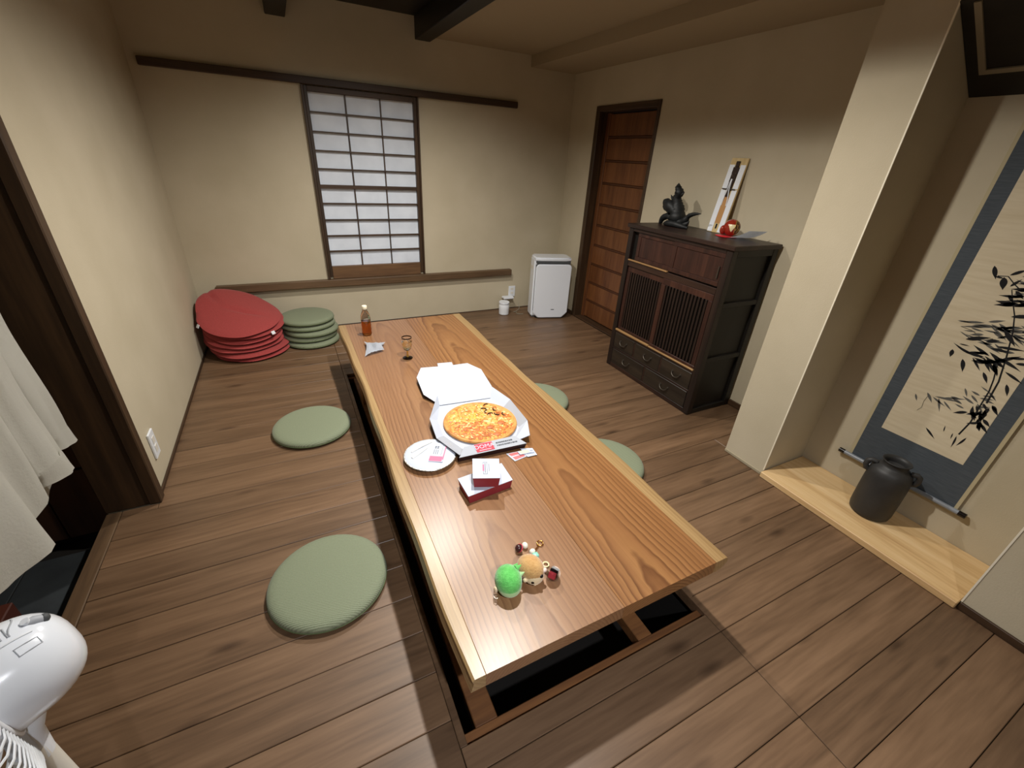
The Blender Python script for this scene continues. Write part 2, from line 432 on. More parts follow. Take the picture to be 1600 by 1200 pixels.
# long dark rails on the back wall
bm = bbx(.004, -.69, 2.072, YB - .034, YB - .001, 1.903, 1.952); struct('trim_5', bm, M_trim)
bm = bbx(.004, -.60, 2.088, YB - .055, YB - .001, .385, .446); struct('trim_6', bm, wood('ledge_wood', ('#443222', '#5a4530', '#6d543c'), 'X', 8, .45, .05))
# post and lintel of the entry opening
bm = bbx(.004, XL - .19, XL - .02, 2.025, 2.044, 0, 2.3); struct('trim_7', bm, M_trimz)
bm = bbx(.004, XL - .03, XL + .018, 2.018, 2.072, 0.002, 2.3); struct('trim_8', bm, M_trimz)
# skirting
bm = bbx(.002, XL + .001, XL + .010, 2.075, YB - .012, .001, .022); struct('baseboard_left', bm, M_trimy)
bm = bbx(.002, XL + .012, XR - .012, YB - .006, YB - .001, .001, .008); struct('baseboard_back', bm, M_trim)
bm = bmesh.new(); box(bm, XR - .012, XR - .001, 1.276, 2.925, .001, .045); box(bm, XR - .012, XR - .001, 3.745, YB - .012, .001, .045); bevel(bm, .002)
struct('baseboard_right', bm, M_trimy)
bm = bbx(.002, 2.157, 2.169, YF, .148, .001, .035); struct('baseboard_front_right', bm, M_trimy)
bm = bbx(.002, 2.160, 2.169, 1.03, 1.272, .001, .018); struct('baseboard_pillar', bm, mat('pale_skirting', '#a39880', .6))

# shoji window
win = bpy.data.objects.new('window_1', None); C.objects.link(win); win.location = (.7055, YB, .468); win['kind'] = 'structure'
y0, y1 = YB - .022, YB + .03
obj('outer_frame', bbx(.002, wx0, wx0 + .018, y0 - .012, y1, wz0 - .02, wz1), M_trimz, win)
obj('outer_frame', bbx(.002, wx1 - .014, wx1, y0 - .012, y1, wz0 - .02, wz1), M_trimz, win)
obj('stile', bbx(.002, wx0 + .019, wx0 + .043, y0, y1, wz0, wz1 - .003), M_trimz, win)
obj('stile', bbx(.002, wx1 - .042, wx1 - .015, y0, y1, wz0, wz1 - .003), M_trimz, win)
px0, px1, pz0, pz1 = wx0 + .043, wx1 - .042, .557, 1.862
obj('top_rail', bbx(.002, px0, px1, y0, y1, pz1, wz1 - .003), M_trim, win)
obj('bottom_board', bbx(.002, px0, px1, y0 + .004, y1, wz0 - .02, pz0), wood('window_board_wood', ('#4a3524', '#624832', '#76583c'), 'X', 8, .4, .05), win)
cw = (px1 - px0) / 3; rh = (pz1 - pz0) / 10
for i in range(3):
    for j in range(10):
        obj('paper_pane', bx(px0 + cw * i + .001, px0 + cw * (i + 1) - .001, YB + .010, YB + .012, pz0 + rh * j + .001, pz0 + rh * (j + 1) - .001), M_paper, win)
for i in (1, 2): obj('lattice_bar', bx(px0 + cw * i - .0045, px0 + cw * i + .0045, y0 + .012, YB + .010, pz0, pz1), M_trimz, win)
for j in range(1, 10):
    h = .013 if j == 5 else .0048
    obj('lattice_bar', bx(px0, px1, y0 + (.004 if j == 5 else .010), YB + .0095, pz0 + rh * j - h, pz0 + rh * j + h), M_trim, win)
obj('shutter', bx(wx0 - .03, wx1 + .03, YB + .125, YB + .135, wz0 - .05, wz1 + .03), M_dark, win)

# boarded door
door = bpy.data.objects.new('door_1', None); C.objects.link(door); door.location = (XR, 3.34, 0); door['kind'] = 'structure'
dx = XR + .075
obj('door_frame', bbx(.003, XR - .012, XR + .13, dy1 - .055, dy1, 0.001, dz1), M_trimz, door)
obj('door_frame', bbx(.003, XR - .012, XR + .13, dy0, dy0 + .03, 0.001, dz1), M_trimz, door)
obj('door_frame', bbx(.003, XR - .012, XR + .13, dy0 + .03, dy1 - .055, dz1 - .045, dz1), M_trimy, door)
obj('threshold', bbx(.002, XR - .003, XR + .13, dy0 + .03, dy1 - .055, .0015, .012), M_trimy, door)
ya, yb = dy0 + .032, dy1 - .058
obj('stile', bbx(.003, dx, dx + .03, yb - .05, yb, .014, dz1 - .048), M_door, door)
obj('stile', bbx(.003, dx, dx + .03, ya, ya + .05, .014, dz1 - .048), M_door, door)
n = 10; hh = (dz1 - .048 - .014) / n
for i in range(n):
    z0 = .014 + hh * i
    obj('door_board', bbx(.003, dx + .008, dx + .024, ya + .05, yb - .05, z0 + .009, z0 + hh - .009), M_door, door, origin=(dx + .016, (ya + yb) / 2, z0 + hh / 2))
    if i: obj('door_batten', bbx(.002, dx + .002, dx + .022, ya + .05, yb - .05, z0 - .008, z0 + .008), mat('door_batten_wood', '#4b2a15', .5) if i == 1 else bpy.data.materials['door_batten_wood'], door)
obj('door_backing', bx(dx + .03, dx + .035, ya, yb, .014, dz1 - .048), M_dark, door)

# alcove floor board
bm = bbx(.003, 2.142, 2.519, .153, 1.0225, .001, .034); struct('floor_alcove', bm, M_alc)

# entry: lower stone floor in slabs, cabinet wall
ef = struct('floor_entry', bx(-2.25, -.94, YF, 2.5, -.26, -.206), M_dark)
for i in range(4):
    for j in range(9):
        x1 = -.937 - .33 * i; yy = 2.06 - .4 * j
        obj('stone_slab', bbx(.003, max(x1 - .327, -2.248), x1, yy - .397, yy, -.206, -.2), M_tile, ef)
t = thing('shoe_cabinet', 'dark brown wooden cabinet at the back of the entry, behind the shirts', 'cabinet', (-1.6, 2.28, -.2))
obj('body', bx(-2.24, -.94, 2.112, 2.45, -.14, 1.1), M_shoecab, t)
obj('plinth', bx(-2.24, -.94, 2.15, 2.44, -.2, -.14), M_dark, t)
for i in range(8):
    x1 = -.944 - .178 * i
    if x1 - .172 < -2.24: break
    obj('door', bbx(.002, x1 - .172, x1, 2.094, 2.112, -.138, .214), M_shoecab, t)
    obj('door', bbx(.002, x1 - .172, x1, 2.094, 2.112, .226, .7), M_shoecab, t)
t = tag(obj('entry_step', bbx(.004, -1.8, -1.19, 1.2, 1.77, -.1995, -.12), mat('red_brown_step', '#4a2318', .5)), 'reddish brown wooden step on the dark stone entry floor', 'step')
# ------------------------------------------------------------------ low table
tx0, tx1, ty0, ty1, tz = .224, 1.158, .542, 3.18, .35
th = .052
tab = thing('dining_table', 'long low plank table with pale live edges over the sunken pit', 'table', (.69, 1.86, -.022))
M_t1 = table_wood('table_board_wood', ('#734f37', '#97704f', '#a47e5a'), (.20, .2, -.20), 27)
M_t2 = table_wood('table_board_wood_2', ('#6a4325', '#92663e', '#a27649'), (-.19, -.3, -.17), 24)
M_sap = table_wood('table_sapwood', ('#95784f', '#a98b5f', '#b3986c'), (.9, 0, .2), 24)


def slab(name, xa, xb, m, lw=None, rw=None):
    """a board along Y; lw / rw make that long side a waney edge that slopes under"""
    bm = bmesh.new(); n = 40; rows_ = []
    for i in range(n + 1):
        y = ty0 + (ty1 - ty0) * i / n
        def wob(s, k): return .007 * math.sin(y * 3.1 + s) + .003 * math.sin(y * 11 + s * 2) if k else 0
        a = xa + (wob(1.3, lw) if lw else 0); b = xb + (wob(4.1, rw) if rw else 0)
        pts = []
        if lw: pts += [(a + lw, tz - th), (a + .004, tz - .02), (a, tz - .007), (a + .006, tz)]
        else: pts += [(a, tz - th), (a, tz - .001), (a + .001, tz)]
        if rw: pts += [(b - .014, tz), (b - .006, tz - .003), (b, tz - .014), (b - .001, tz - .024), (b - .010, tz - .038), (b - .024, tz - .047), (b - rw, tz - th)]
        else: pts += [(b - .001, tz), (b, tz - .001), (b, tz - th)]
        rows_.append([bm.verts.new((p[0], y, p[1])) for p in pts])
    k = len(rows_[0])
    for A, B in zip(rows_, rows_[1:]):
        for i in range(k): bm.faces.new((A[i], A[(i + 1) % k], B[(i + 1) % k], B[i]))
    bm.faces.new(rows_[0][::-1]); bm.faces.new(rows_[-1])
    return obj(name, bm, m, tab, smooth=30)


slab('live_edge', tx0, tx0 + .040, M_sap, lw=-.004)
slab('top_board', tx0 + .0401, .708, M_t1)
slab('top_board', .7085, tx1 - .060, M_t2)
slab('live_edge', tx1 - .0599, tx1, M_sap, rw=.045)
for yy in (.98, 2.62):
    for xx in (.262, .885):
        obj('leg', bbx(.004, xx + .004, xx + .07, yy, yy + .12, -.022, tz - th - .05), M_floor_dark, tab)
    obj('cross_rail', bbx(.004, .25, 1.1, yy + .02, yy + .10, tz - th - .05, tz - th - .0005), M_floor_dark, tab)

# ------------------------------------------------------------------ cushions


def disc_profile(r, t, e=.5, n=9):
    pts = [(0, 0)]
    for i in range(n + 1):
        a = -PI / 2 + PI * i / n
        pts.append((r - t * e + t * e * math.cos(a), t / 2 + t / 2 * math.sin(a)))
    return pts + [(r * .5, t * 1.06), (0, t * 1.1)]


cu = thing('floor_cushion', '', 'cushion', (0, 0, 0))
bm = bmesh.new(); r_, t_ = .215, .040
lathe(bm, [(0, 0), (r_ * .8, 0), (r_ * .91, .003), (r_ * .965, .009), (r_ * .992, .016), (r_, .022), (r_ * .99, .028), (r_ * .962, .0345), (r_ * .91, .0395), (r_ * .82, .0420), (r_ * .6, .0424), (0, .0425)], 48)
obj('cover', bm, M_green, cu, smooth=60)
bm = bmesh.new(); tube(bm, [((r_ * .999) * math.cos(2 * PI * k / 48), (r_ * .999) * math.sin(2 * PI * k / 48), .0155) for k in range(48)], .0022, 6, closed=True)
obj('piping', bm, M_greenpipe, cu, smooth=60)
LG = 'loose green cushions on the floor'; SG = 'green cushions in the stack'
first = True
spots = [(-.078, 1.268, .0015, 'round green floor cushion lying nearest the camera, left of the table', None, 0),
         (-.058, 2.405, .0015, 'round green floor cushion left of the table, midway to the stacks', None, 20),
         (1.375, 2.20, .0015, 'round green cushion right of the table, farther one, in front of the dark cabinet', None, 5),
         (1.380, 1.44, .0015, 'round green cushion right of the table, nearer one, half under its edge', None, 8)]
nm = ('bottom', 'second from the bottom', 'middle', 'second from the top', 'topmost')
offs = ((.045, 3.835), (.035, 3.86), (.05, 3.85), (.03, 3.87), (.028, 3.872))
for i in range(5):
    spots.append((offs[i][0], offs[i][1],   .0015 + .0462 * i, 'green round cushion, %s of the five in the green stack' % nm[i], SG, 30 * i))
for x, y, z, lb, g, rz in spots:
    c = cu if first else dup(cu); first = False
    c.location = (x, y, z); c.rotation_euler = (0, 0, R(rz)); c.scale = (1, 1, 1.07); tag(c, lb, 'cushion', g or LG)

# red stack: seven soft discs, each following the one below, propped up at the back
nred = 7
rn = ('lowest red flat cushion of the red stack, resting on the floor', 'second red cushion from the floor in the red stack', 'third red cushion from the floor in the red stack',
      'middle red cushion of the red stack', 'third red cushion from the top of the red stack', 'red cushion just under the topmost one, white tag at its right',
      'topmost red cushion of the stack, slumped and leaning up the corner, white tag at left')


def redh(i, u, v):      # height of interface i at offset (u: x, v: y from the stack centre)
    s = (v + .3) / .6
    return .002 + i * (.0325 + .030 * s - .016 * u * s / .3) + (.0045 * i / 7) * math.sin(9 * u + 1.1 * i) + .004 * math.sin(13 * v + 7 * u + 2 * i) * min(i, 1)


for i in range(nred):
    rr = (.275, .28, .275, .272, .27, .285, .288)[i]
    ox = (.035, .02, -.01, -.005, .0, .012, -.012)[i]; oy = (-.01, -.015, 0, -.005, 0, .015, .0)[i]
    cx, cy = -.436, 3.795
    t = thing('flat_cushion', rn[i], 'cushion', (cx + ox, cy + oy, redh(i, 0, 0)), 'red cushions in the stack')
    bm = bmesh.new(); S, Q = 72, 14
    def P(a, q, top):
        ra = rr * (1 + .012 * math.sin(3 * a + i) + .008 * math.sin(7 * a + 2 * i))
        f = q / Q; r0 = ra * f
        x = ox + r0 * math.cos(a); y = oy + r0 * math.sin(a)
        x = max(x, -.298 + .003 * i); y = min(y, .352)
        lo = redh(i, x, y); hi = redh(i + 1, x, y) - .002
        mid = lo + (hi - lo) * .5
        e = math.sqrt(max(0, 1 - f ** 7))
        z = mid + (hi - mid) * e if top else mid - (mid - lo) * e
        if i == nred - 1 and top:
            z += .020 * math.exp(-((y + .02 + .25 * x) / .02) ** 2) * math.exp(-((x - .02) / .11) ** 2) * -1 + .012 * (1 - f) + .024 * math.exp(-((x + .17 + .5 * (y - .12)) / .018) ** 2) * math.exp(-((y - .14) / .07) ** 2) * -1
        return (cx + x, cy + y, z)
    tops = [[bm.verts.new(P(2 * PI * k / S, q, True)) for k in range(S)] for q in range(1, Q + 1)]
    bots = [[bm.verts.new(P(2 * PI * k / S, q, False)) for k in range(S)] for q in range(1, Q)] + [tops[-1]]
    for G, top in ((tops, True), (bots, False)):
        c0 = bm.verts.new(P(0, 0, top))
        for k in range(S): bm.faces.new((c0, G[0][k], G[0][(k + 1) % S]))
        for A, B in zip(G, G[1:]):
            for k in range(S): bm.faces.new((A[k], A[(k + 1) % S], B[(k + 1) % S], B[k]))
    obj('cover', bm, M_red, t, smooth=50)
    if i in (5, 6):
        a = R(-48) if i == 5 else R(208)
        u, v = ox + (rr + .003) * math.cos(a), oy + (rr + .003) * math.sin(a)
        u = max(u, -.292); z = redh(i, u, v) + .012
        mt = Matrix.Translation((cx + u, cy + v, z)) @ Matrix.Rotation(a + PI / 2 if i == 5 else R(-60), 4, 'Z') @ Matrix.Rotation(R(-30), 4, 'X')
        bm = bmesh.new(); box(bm, -.015, .015, -.004, .0, -.014, .012, mt); obj('tag', bm, M_white, t)

# ------------------------------------------------------------------ things on the table
TZ = tz + .0008
# tea bottle
t = thing('tea_bottle', 'small clear plastic bottle half full of brown tea, white cap', 'bottle', (.383, 2.937, TZ))
M_pet = mat('clear_plastic', '#ffffff', .06, trans=1, ior=1.25)
M_tea = mat('brown_tea', '#c0702e', .05, trans=1, ior=1.33)
Mt = Matrix.Translation((.383, 2.937, TZ))
bm = bmesh.new()
lathe(bm, [(.012, .002), (.026, 0), (.031, .006), (.0325, .015), (.031, .03), (.0325, .045), (.031, .06), (.0325, .075), (.031, .09), (.0325, .105), (.0325, .125), (.030, .142), (.020, .168), (.0135, .180), (.0135, .196)], 28, Mt, caps=True)
obj('body', bm, M_pet, t, smooth=50)
bm = bmesh.new(); lathe(bm, [(0, .003), (.024, .0025), (.0295, .007), (.0310, .015), (.0296, .03), (.0310, .045), (.0296, .06), (.0310, .075), (.0296, .09), (.0310, .104), (0, .104)], 28, Mt); obj('tea', bm, M_tea, t, smooth=50)
bm = bmesh.new(); lathe(bm, [(.0155, .186), (.0165, .188), (.0165, .208), (.015, .2105), (0, .2105)], 24, Mt); obj('cap', bm, mat('cream_cap', '#f3ecd2', .4), t, smooth=40)
bm = bmesh.new(); lathe(bm, [(.0137, .181), (.018, .182), (.018, .185), (.0137, .1855)], 24, Mt, caps=False); obj('neck_ring', bm, M_pet, t, smooth=40)
# goblet
t = thing('wine_goblet', 'small stemmed glass with dark rim and dark foot, pale drink in it', 'glass', (.549, 2.462, TZ))
Mt = Matrix.Translation((.549, 2.462, TZ))
M_glass = mat('clear_glass', '#ffffff', .02, trans=1, ior=1.3)
bm = bmesh.new(); lathe(bm, [(.006, .052), (.016, .056), (.027, .072), (.032, .095), (.032, .118), (.030, .139), (.0288, .139), (.0305, .118), (.0305, .095), (.0255, .073), (.015, .058), (0, .0565)], 28, Mt); obj('bowl', bm, M_glass, t, smooth=50)
bm = bmesh.new(); lathe(bm, [(0, .058), (.014, .0595), (.0248, .074), (.0298, .095), (.0298, .112), (0, .112)], 28, Mt); obj('drink', bm, mat('pale_gold_drink', '#f8efce', .02, trans=1, ior=1.33), t, smooth=50)
bm = bmesh.new(); lathe(bm, [(.0305, .134), (.0307, .141), (.0283, .141), (.0283, .134)], 28, Mt, caps=False); obj('rim', bm, mat('dark_rim', '#3a2616', .25, .6), t, smooth=40)
M_gold = mat('gilded_glass', '#c9a75a', .2, .7)
bm = bmesh.new(); lathe(bm, [(.009, .010), (.006, .02), (.0045, .032), (.006, .044), (.008, .052), (.004, .055)], 20, Mt); obj('stem', bm, M_gold, t, smooth=50)
bm = bmesh.new(); lathe(bm, [(0, 0), (.030, 0), (.031, .003), (.018, .006), (.008, .011), (0, .011)], 28, Mt); obj('foot', bm, mat('dark_foot', '#241a12', .2, .5), t, smooth=40)
# tissue
bm = bmesh.new(); rnd = random.Random(3); G = 13; vg = []
base = [(.315, 2.665), (.465, 2.70), (.395, 2.535), (.352, 2.765)]
for i in range(G):
    row = []
    for j in range(G):
        u, v = i / (G - 1), j / (G - 1)
        x = .320 + .13 * u + .03 * (v - .5) - .035 * math.sin(PI * v) * (u - .4); y = 2.585 + .155 * v + .05 * (u - .5) * (1 - 2 * v)
        z = TZ + .003 + .030 * abs(math.sin(u * 5.1 + v * 2.2)) * math.sin(PI * min(max(v, .06), .94)) * .8 + .012 * abs(math.sin(v * 8 + u * 3)) + .004 * rnd.random()
        row.append(bm.verts.new((x, y, z)))
    vg.append(row)
for i in range(G - 1):
    for j in range(G - 1): bm.faces.new((vg[i][j], vg[i + 1][j], vg[i + 1][j + 1], vg[i][j + 1]))
sol = bmesh.ops.solidify(bm, geom=bm.faces[:], thickness=.0012)
tag(obj('crumpled_tissue', bm, mat('tissue_paper', '#c8cdd6', .9), smooth=40), 'crumpled white paper tissue lying beside the tea bottle', 'tissue')

# pizza box: slanting octagonal tray, lid folded back flat, closing tab
rim = [(.456, 1.67), (.439, 1.507), (.491, 1.357), (.836, 1.374), (.884, 1.488), (.895, 1.70), (.861, 1.863), (.557, 1.872)]
bot = [(.505, 1.70), (.490, 1.565), (.545, 1.408), (.770, 1.402), (.845, 1.50), (.850, 1.69), (.828, 1.805), (.555, 1.826)]
Z0, Z1 = TZ + .002, TZ + .040
t = thing('pizza_box', 'open white octagonal pizza box in the middle of the table', 'box', (.68, 1.62, TZ))
bm = bmesh.new(); prism(bm, bot, Z0 - .0015, Z0 + .0012); obj('tray_floor', bm, M_card, t)
M_boxout = mat('dark_box_outside', '#2a1216', .6)
def wall(i, j, lo=0, name='side_flap', zt=Z1, m=M_card):
    bm = bmesh.new()
    a, b, c, d = (Vector((*bot[i], Z0)), Vector((*bot[j], Z0)), Vector((*rim[j], zt)), Vector((*rim[i], zt)))
    n = (b - a).cross(d - a).normalized() * .0009
    vs = [bm.verts.new(p + n) for p in (a, b, c, d)] + [bm.verts.new(p - n) for p in (a, b, c, d)]
    for f in ((0, 1, 2), (0, 2, 3), (6, 5, 4), (7, 6, 4), (0, 4, 5, 1), (1, 5, 6, 2), (2, 6, 7, 3), (3, 7, 4, 0)): bm.faces.new([vs[k] for k in f]).material_index = 1 if len(f) == 3 and f[0] == 0 else 0
    return obj(name, bm, [m, M_boxout], t)
for i, j in ((7, 0), (0, 1), (1, 2), (3, 4), (4, 5), (5, 6)): wall(i, j, m=M_cardgrey if i in (1, 4) else M_card)
fq = [Vector((.528, 1.402, TZ + .041)), Vector((.768, 1.396, TZ + .041)), Vector((.800, 1.336, TZ + .031)), Vector((.487, 1.351, TZ + .031))]
bm = bmesh.new()
hi = [bm.verts.new(p) for p in fq]; lo_ = [bm.verts.new((p.x, p.y + q, TZ + .001)) for p, q in zip(fq, (.0, .0, .012, .012))]
bm.faces.new(hi)
for k in range(4): bm.faces.new((hi[k], hi[(k + 1) % 4], lo_[(k + 1) % 4], lo_[k])).material_index = 1
bm.faces.new(lo_[::-1]).material_index = 1
fr = obj('front_flap', bm, [M_cardgrey, M_boxout], t)
def lz(y): return TZ + .006 + .026 * min(1, max(0, (y - 1.82) / .16))
def slope(bm):
    for v in bm.verts: v.co.z += lz(v.co.y)
lid = [(.556, 1.824), (.500, 1.93), (.514, 2.117), (.569, 2.229), (.669, 2.213), (.678, 2.257), (.764, 2.244), (.758, 2.201), (.848, 2.198), (.894, 2.091), (.878, 1.90), (.828, 1.803)]
bm = bmesh.new(); prism(bm, [lid[k] for k in (0, 1, 2, 3, 4, 7, 8, 9, 10, 11)], 0, .002); slope(bm); lo = obj('lid', bm, M_card, t)
bm = bmesh.new(); prism(bm, [lid[4], lid[5], lid[6], lid[7]], 0, .0015); slope(bm); obj('closing_tab', bm, M_card, lo)
bm = bmesh.new()
Lk = [lid[k] for k in (0, 1, 2, 3, 8, 9, 10, 11)]; ctr = Vector((.70, 2.03))
for k in range(len(Lk) - 1):            # short walls of the upturned lid, pointing down to the table
    a, b = Vector(Lk[k]), Vector(Lk[k + 1])
    a2, b2 = a.lerp(ctr, .03), b.lerp(ctr, .03)
    vs = [bm.verts.new((*p, z)) for p, z in ((a, lz(a.y)), (b, lz(b.y)), (b2, TZ + .001), (a2, TZ + .001))]
    bm.faces.new(vs)
bmesh.ops.solidify(bm, geom=bm.faces[:], thickness=.0012)
obj('lid_wall', bm, M_boxout, lo)
# printed label on the front flap
a, b, c, d = fq[3], fq[2], fq[1], fq[0]
ex = (b - a).normalized(); nz = (b - a).cross(d - a).normalized()
if nz.z < 0: nz = -nz
ey = nz.cross(ex); mid = (a + b + c + d) / 4
F = Matrix((ex, ey, nz)).transposed().to_4x4(); F.translation = mid + nz * .0012
bm = bmesh.new(); box(bm, -.075, .006, -.022, .024, 0, .0006, F); obj('red_label', bm, M_redprint, fr)
text('DOMA', .030, M_card, fr, F @ Matrix.Translation((-.0345, .004, .0009)))
bm = bmesh.new(); box(bm, -.062, -.008, -.016, -.0135, .0006, .0011, F); obj('print_line', bm, M_card, fr)
for q, (yy, wx) in enumerate(((.010, .072), (-.006, .088))):
    bm = bmesh.new(); xx = .022; rr_ = random.Random(q)
    while xx < .022 + wx:
        w_ = rr_.uniform(.003, .009); box(bm, xx, xx + w_, yy - .0035, yy + .0035, 0, .0005, F); xx += w_ + rr_.uniform(.0012, .003)
    o = obj('small_print', bm, M_greyprint, fr)
# pizza
pc = (.685, 1.597); pr = .178
t = thing('pizza', 'round cheese topped pizza lying in the open box', 'pizza', (*pc, Z0 + .002))
M_cheese, nt, p = nodes('baked_cheese'); N = nt.nodes.new; L = nt.links.new
tc = N('ShaderNodeTexCoord'); n1 = N('ShaderNodeTexNoise'); n1.inputs['Scale'].default_value = 42; n1.inputs['Detail'].default_value = 4; n1.inputs['Distortion'].default_value = 1.0
L(tc.outputs['Object'], n1.inputs['Vector'])
rp = N('ShaderNodeValToRGB'); e = rp.color_ramp.elements; e[0].position = .30; e[0].color = lin('#a05424'); e[1].position = .72; e[1].color = lin('#dfbd74')
q = e.new(.42); q.color = lin('#c67a36'); q = e.new(.55); q.color = lin('#d8a252'); L(n1.outputs['Fac'], rp.inputs[0]); L(rp.outputs[0], p.inputs['Base Color']); p.inputs['Roughness'].default_value = .38
b = N('ShaderNodeBump'); b.inputs['Strength'].default_value = .8; b.inputs['Distance'].default_value = .004; L(n1.outputs['Fac'], b.inputs['Height']); L(b.outputs[0], p.inputs['Normal'])
M_crust = mat('pizza_crust', '#cf9650', .6, noise=(26, '#ad6930', .42, .7), bump=(40, .5))
Mp = Matrix.Translation((*pc, Z0 + .002))
bm = bmesh.new(); lathe(bm, [(0, 0), (pr * .9, 0), (pr * .97, .003), (pr, .009), (pr * .985, .016), (pr * .95, .018), (pr * .90, .013), (0, .010)], 64, Mp); obj('crust', bm, M_crust, t, smooth=50)
bm = bmesh.new(); rnd = random.Random(5); S, Q = 72, 18; rg = []
hts = {}
for q in range(Q + 1):
    rg.append([])
    for k in range(S):
        a = 2 * PI * k / S; r0 = pr * .925 * q / Q * (1 + .012 * math.sin(5 * a) + .012 * math.sin(11 * a + 1))
        rg[-1].append(bm.verts.new((pc[0] + r0 * math.cos(a), pc[1] + r0 * math.sin(a), Z0 + .0145 + .0025 * rnd.random() + .0015 * math.sin(60 * r0 + 5 * a))))
for A, B in zip(rg, rg[1:]):
    for k in range(S): bm.faces.new((A[k], A[(k + 1) % S], B[(k + 1) % S], B[k]))
bmesh.ops.remove_doubles(bm, verts=bm.verts[:], dist=.0004)
obj('cheese', bm, M_cheese, t, smooth=60)
cols = [mat('sauce_red', '#cc6a33', .45), mat('sausage_brown', '#b96a38', .5), mat('corn_yellow', '#e2ae48', .45), mat('pale_cheese', '#e9c988', .45)]
for mi, (mm, cnt, nmn) in enumerate(zip(cols, (120, 90, 80, 130), ('sauce_bits', 'sausage_bits', 'corn_bits', 'melted_cheese_bits'))):
    bm = bmesh.new()
    for _ in range(cnt):
        if mi == 1: a = rnd.uniform(2.9, 5.2)
        elif mi == 2: a = rnd.uniform(.8, 3.0)
        elif mi == 0: a = rnd.uniform(3.0, 6.5)
        else: a = rnd.uniform(0, 6.28)
        r0 = pr * .88 * math.sqrt(rnd.random())
        if mi == 2 and rnd.random() < .5: r0 *= .5
        c = (pc[0] + r0 * math.cos(a), pc[1] + r0 * math.sin(a), Z0 + .0168)
        bmesh.ops.create_icosphere(bm, subdivisions=1, radius=rnd.uniform(.003, .007), matrix=Matrix.Translation(c) @ Matrix.Rotation(rnd.random() * 6, 4, 'Z') @ Matrix.Diagonal((1.5, .8, .28, 1)))
    o = obj(nmn, bm, mm, t, smooth=60); o['kind'] = 'stuff'
M_mush = mat('mushroom_dark', '#3a2216', .5)
for k, (a, r0, rot) in enumerate(((1.02, .10, 0), (.75, .09, 1.3), (.55, .135, 2), (.95, .145, .7), (.30, .11, 2.6), (.42, .075, .4), (.1, .14, 1.9))):
    bm = bmesh.new(); c = Vector((pc[0] + r0 * math.cos(a), pc[1] + r0 * math.sin(a), Z0 + .020))
    tube(bm, [c + Vector((.016 * math.cos(rot + s), .016 * math.sin(rot + s), 0)) for s in (0, .5, 1.0, 1.5, 2.0, 2.5)], [.0015, .003, .0025, .003, .0025, .0012], 6)
    obj('mushroom_slice', bm, M_mush, t, smooth=60)
for k, (a, r0) in enumerate(((4.95, .135), (5.75, .10), (5.05, .07))):
    bm = bmesh.new(); lathe(bm, [(0, 0), (.019, 0), (.020, .002), (.016, .004), (0, .0045)], 18, Matrix.Translation((pc[0] + r0 * math.cos(a), pc[1] + r0 * math.sin(a), Z0 + .0165)) @ Matrix.Diagonal((1, .7, 1, 1))); obj('salami_slice', bm, cols[1], t, smooth=50)

# round foil tray with clear lid and a sachet set inside it
tcx, tcy, tr = .386, 1.431, .108
t = thing('foil_tray', 'round white lidded takeaway dish left of the pizza box', 'dish', (tcx, tcy, TZ))
Mt = Matrix.Translation((tcx, tcy, TZ))
bm = bmesh.new(); lathe(bm, [(0, 0), (.08, 0), (.086, .003), (.098, .018), (tr, .0195), (tr + .002, .0215), (tr, .0235), (tr - .006, .0235)], 48, Mt, caps=False); obj('foil_base', bm, mat('foil', '#c9c6bf', .3, .85, bump=(120, .6)), t, smooth=40)
bm = bmesh.new(); lathe(bm, [(0, .0185), (tr - .004, .0188), (tr - .003, .0235), (tr - .009, .0262), (.06, .028), (0, .0285)], 48, Mt); ld = obj('paper_lid', bm, M_card, t, smooth=40)
zt = TZ + .0288
F = Matrix.Translation((tcx + .038, tcy + .0, zt)) @ Matrix.Rotation(R(62), 4, 'Z')
bm = bmesh.new(); box(bm, -.075, .055, -.029, .029, 0, .0022, F); bevel(bm, .0008); s = obj('towel_sachet', bm, M_card, ld)
bm = bmesh.new(); box(bm, -.072, -.040, -.024, .029, .0022, .0028, F); obj('pink_print', bm, M_pinkprint, s)
bm = bmesh.new(); box(bm, -.060, .050, -.0285, -.0245, .0022, .0028, F); obj('pink_stripe', bm, M_pinkprint, s)
bm = bmesh.new()
for k in range(3): box(bm, -.026, .006, .001 + .008 * k, .0028 + .008 * k, .0022, .0028, F)
for k in range(6): box(bm, .014 + .006 * (k % 3), .0175 + .006 * (k % 3), .002 + .010 * (k // 3), .009 + .010 * (k // 3), .0022, .0028, F)
for k in range(8): box(bm, -.03 + .009 * k, -.026 + .009 * k, -.015, -.0135, .0022, .0028, F)
obj('grey_lettering', bm, M_greyprint, s)
bm = bmesh.new(); tube(bm, [(tcx - .070, tcy + .035, zt), (tcx - .02, tcy + .055, zt + .003), (tcx + .03, tcy + .075, zt)], .0035, 8, flat=.5); obj('plastic_fork', bm, M_offwhite, ld, smooth=50)
bm = bmesh.new(); tube(bm, [(tcx - .078, tcy - .005, zt), (tcx - .03, tcy + .020, zt + .002), (tcx + .0, tcy + .04, zt + .001)], [.006, .004, .003], 8, flat=.4); obj('plastic_spoon', bm, M_offwhite, ld, smooth=50)


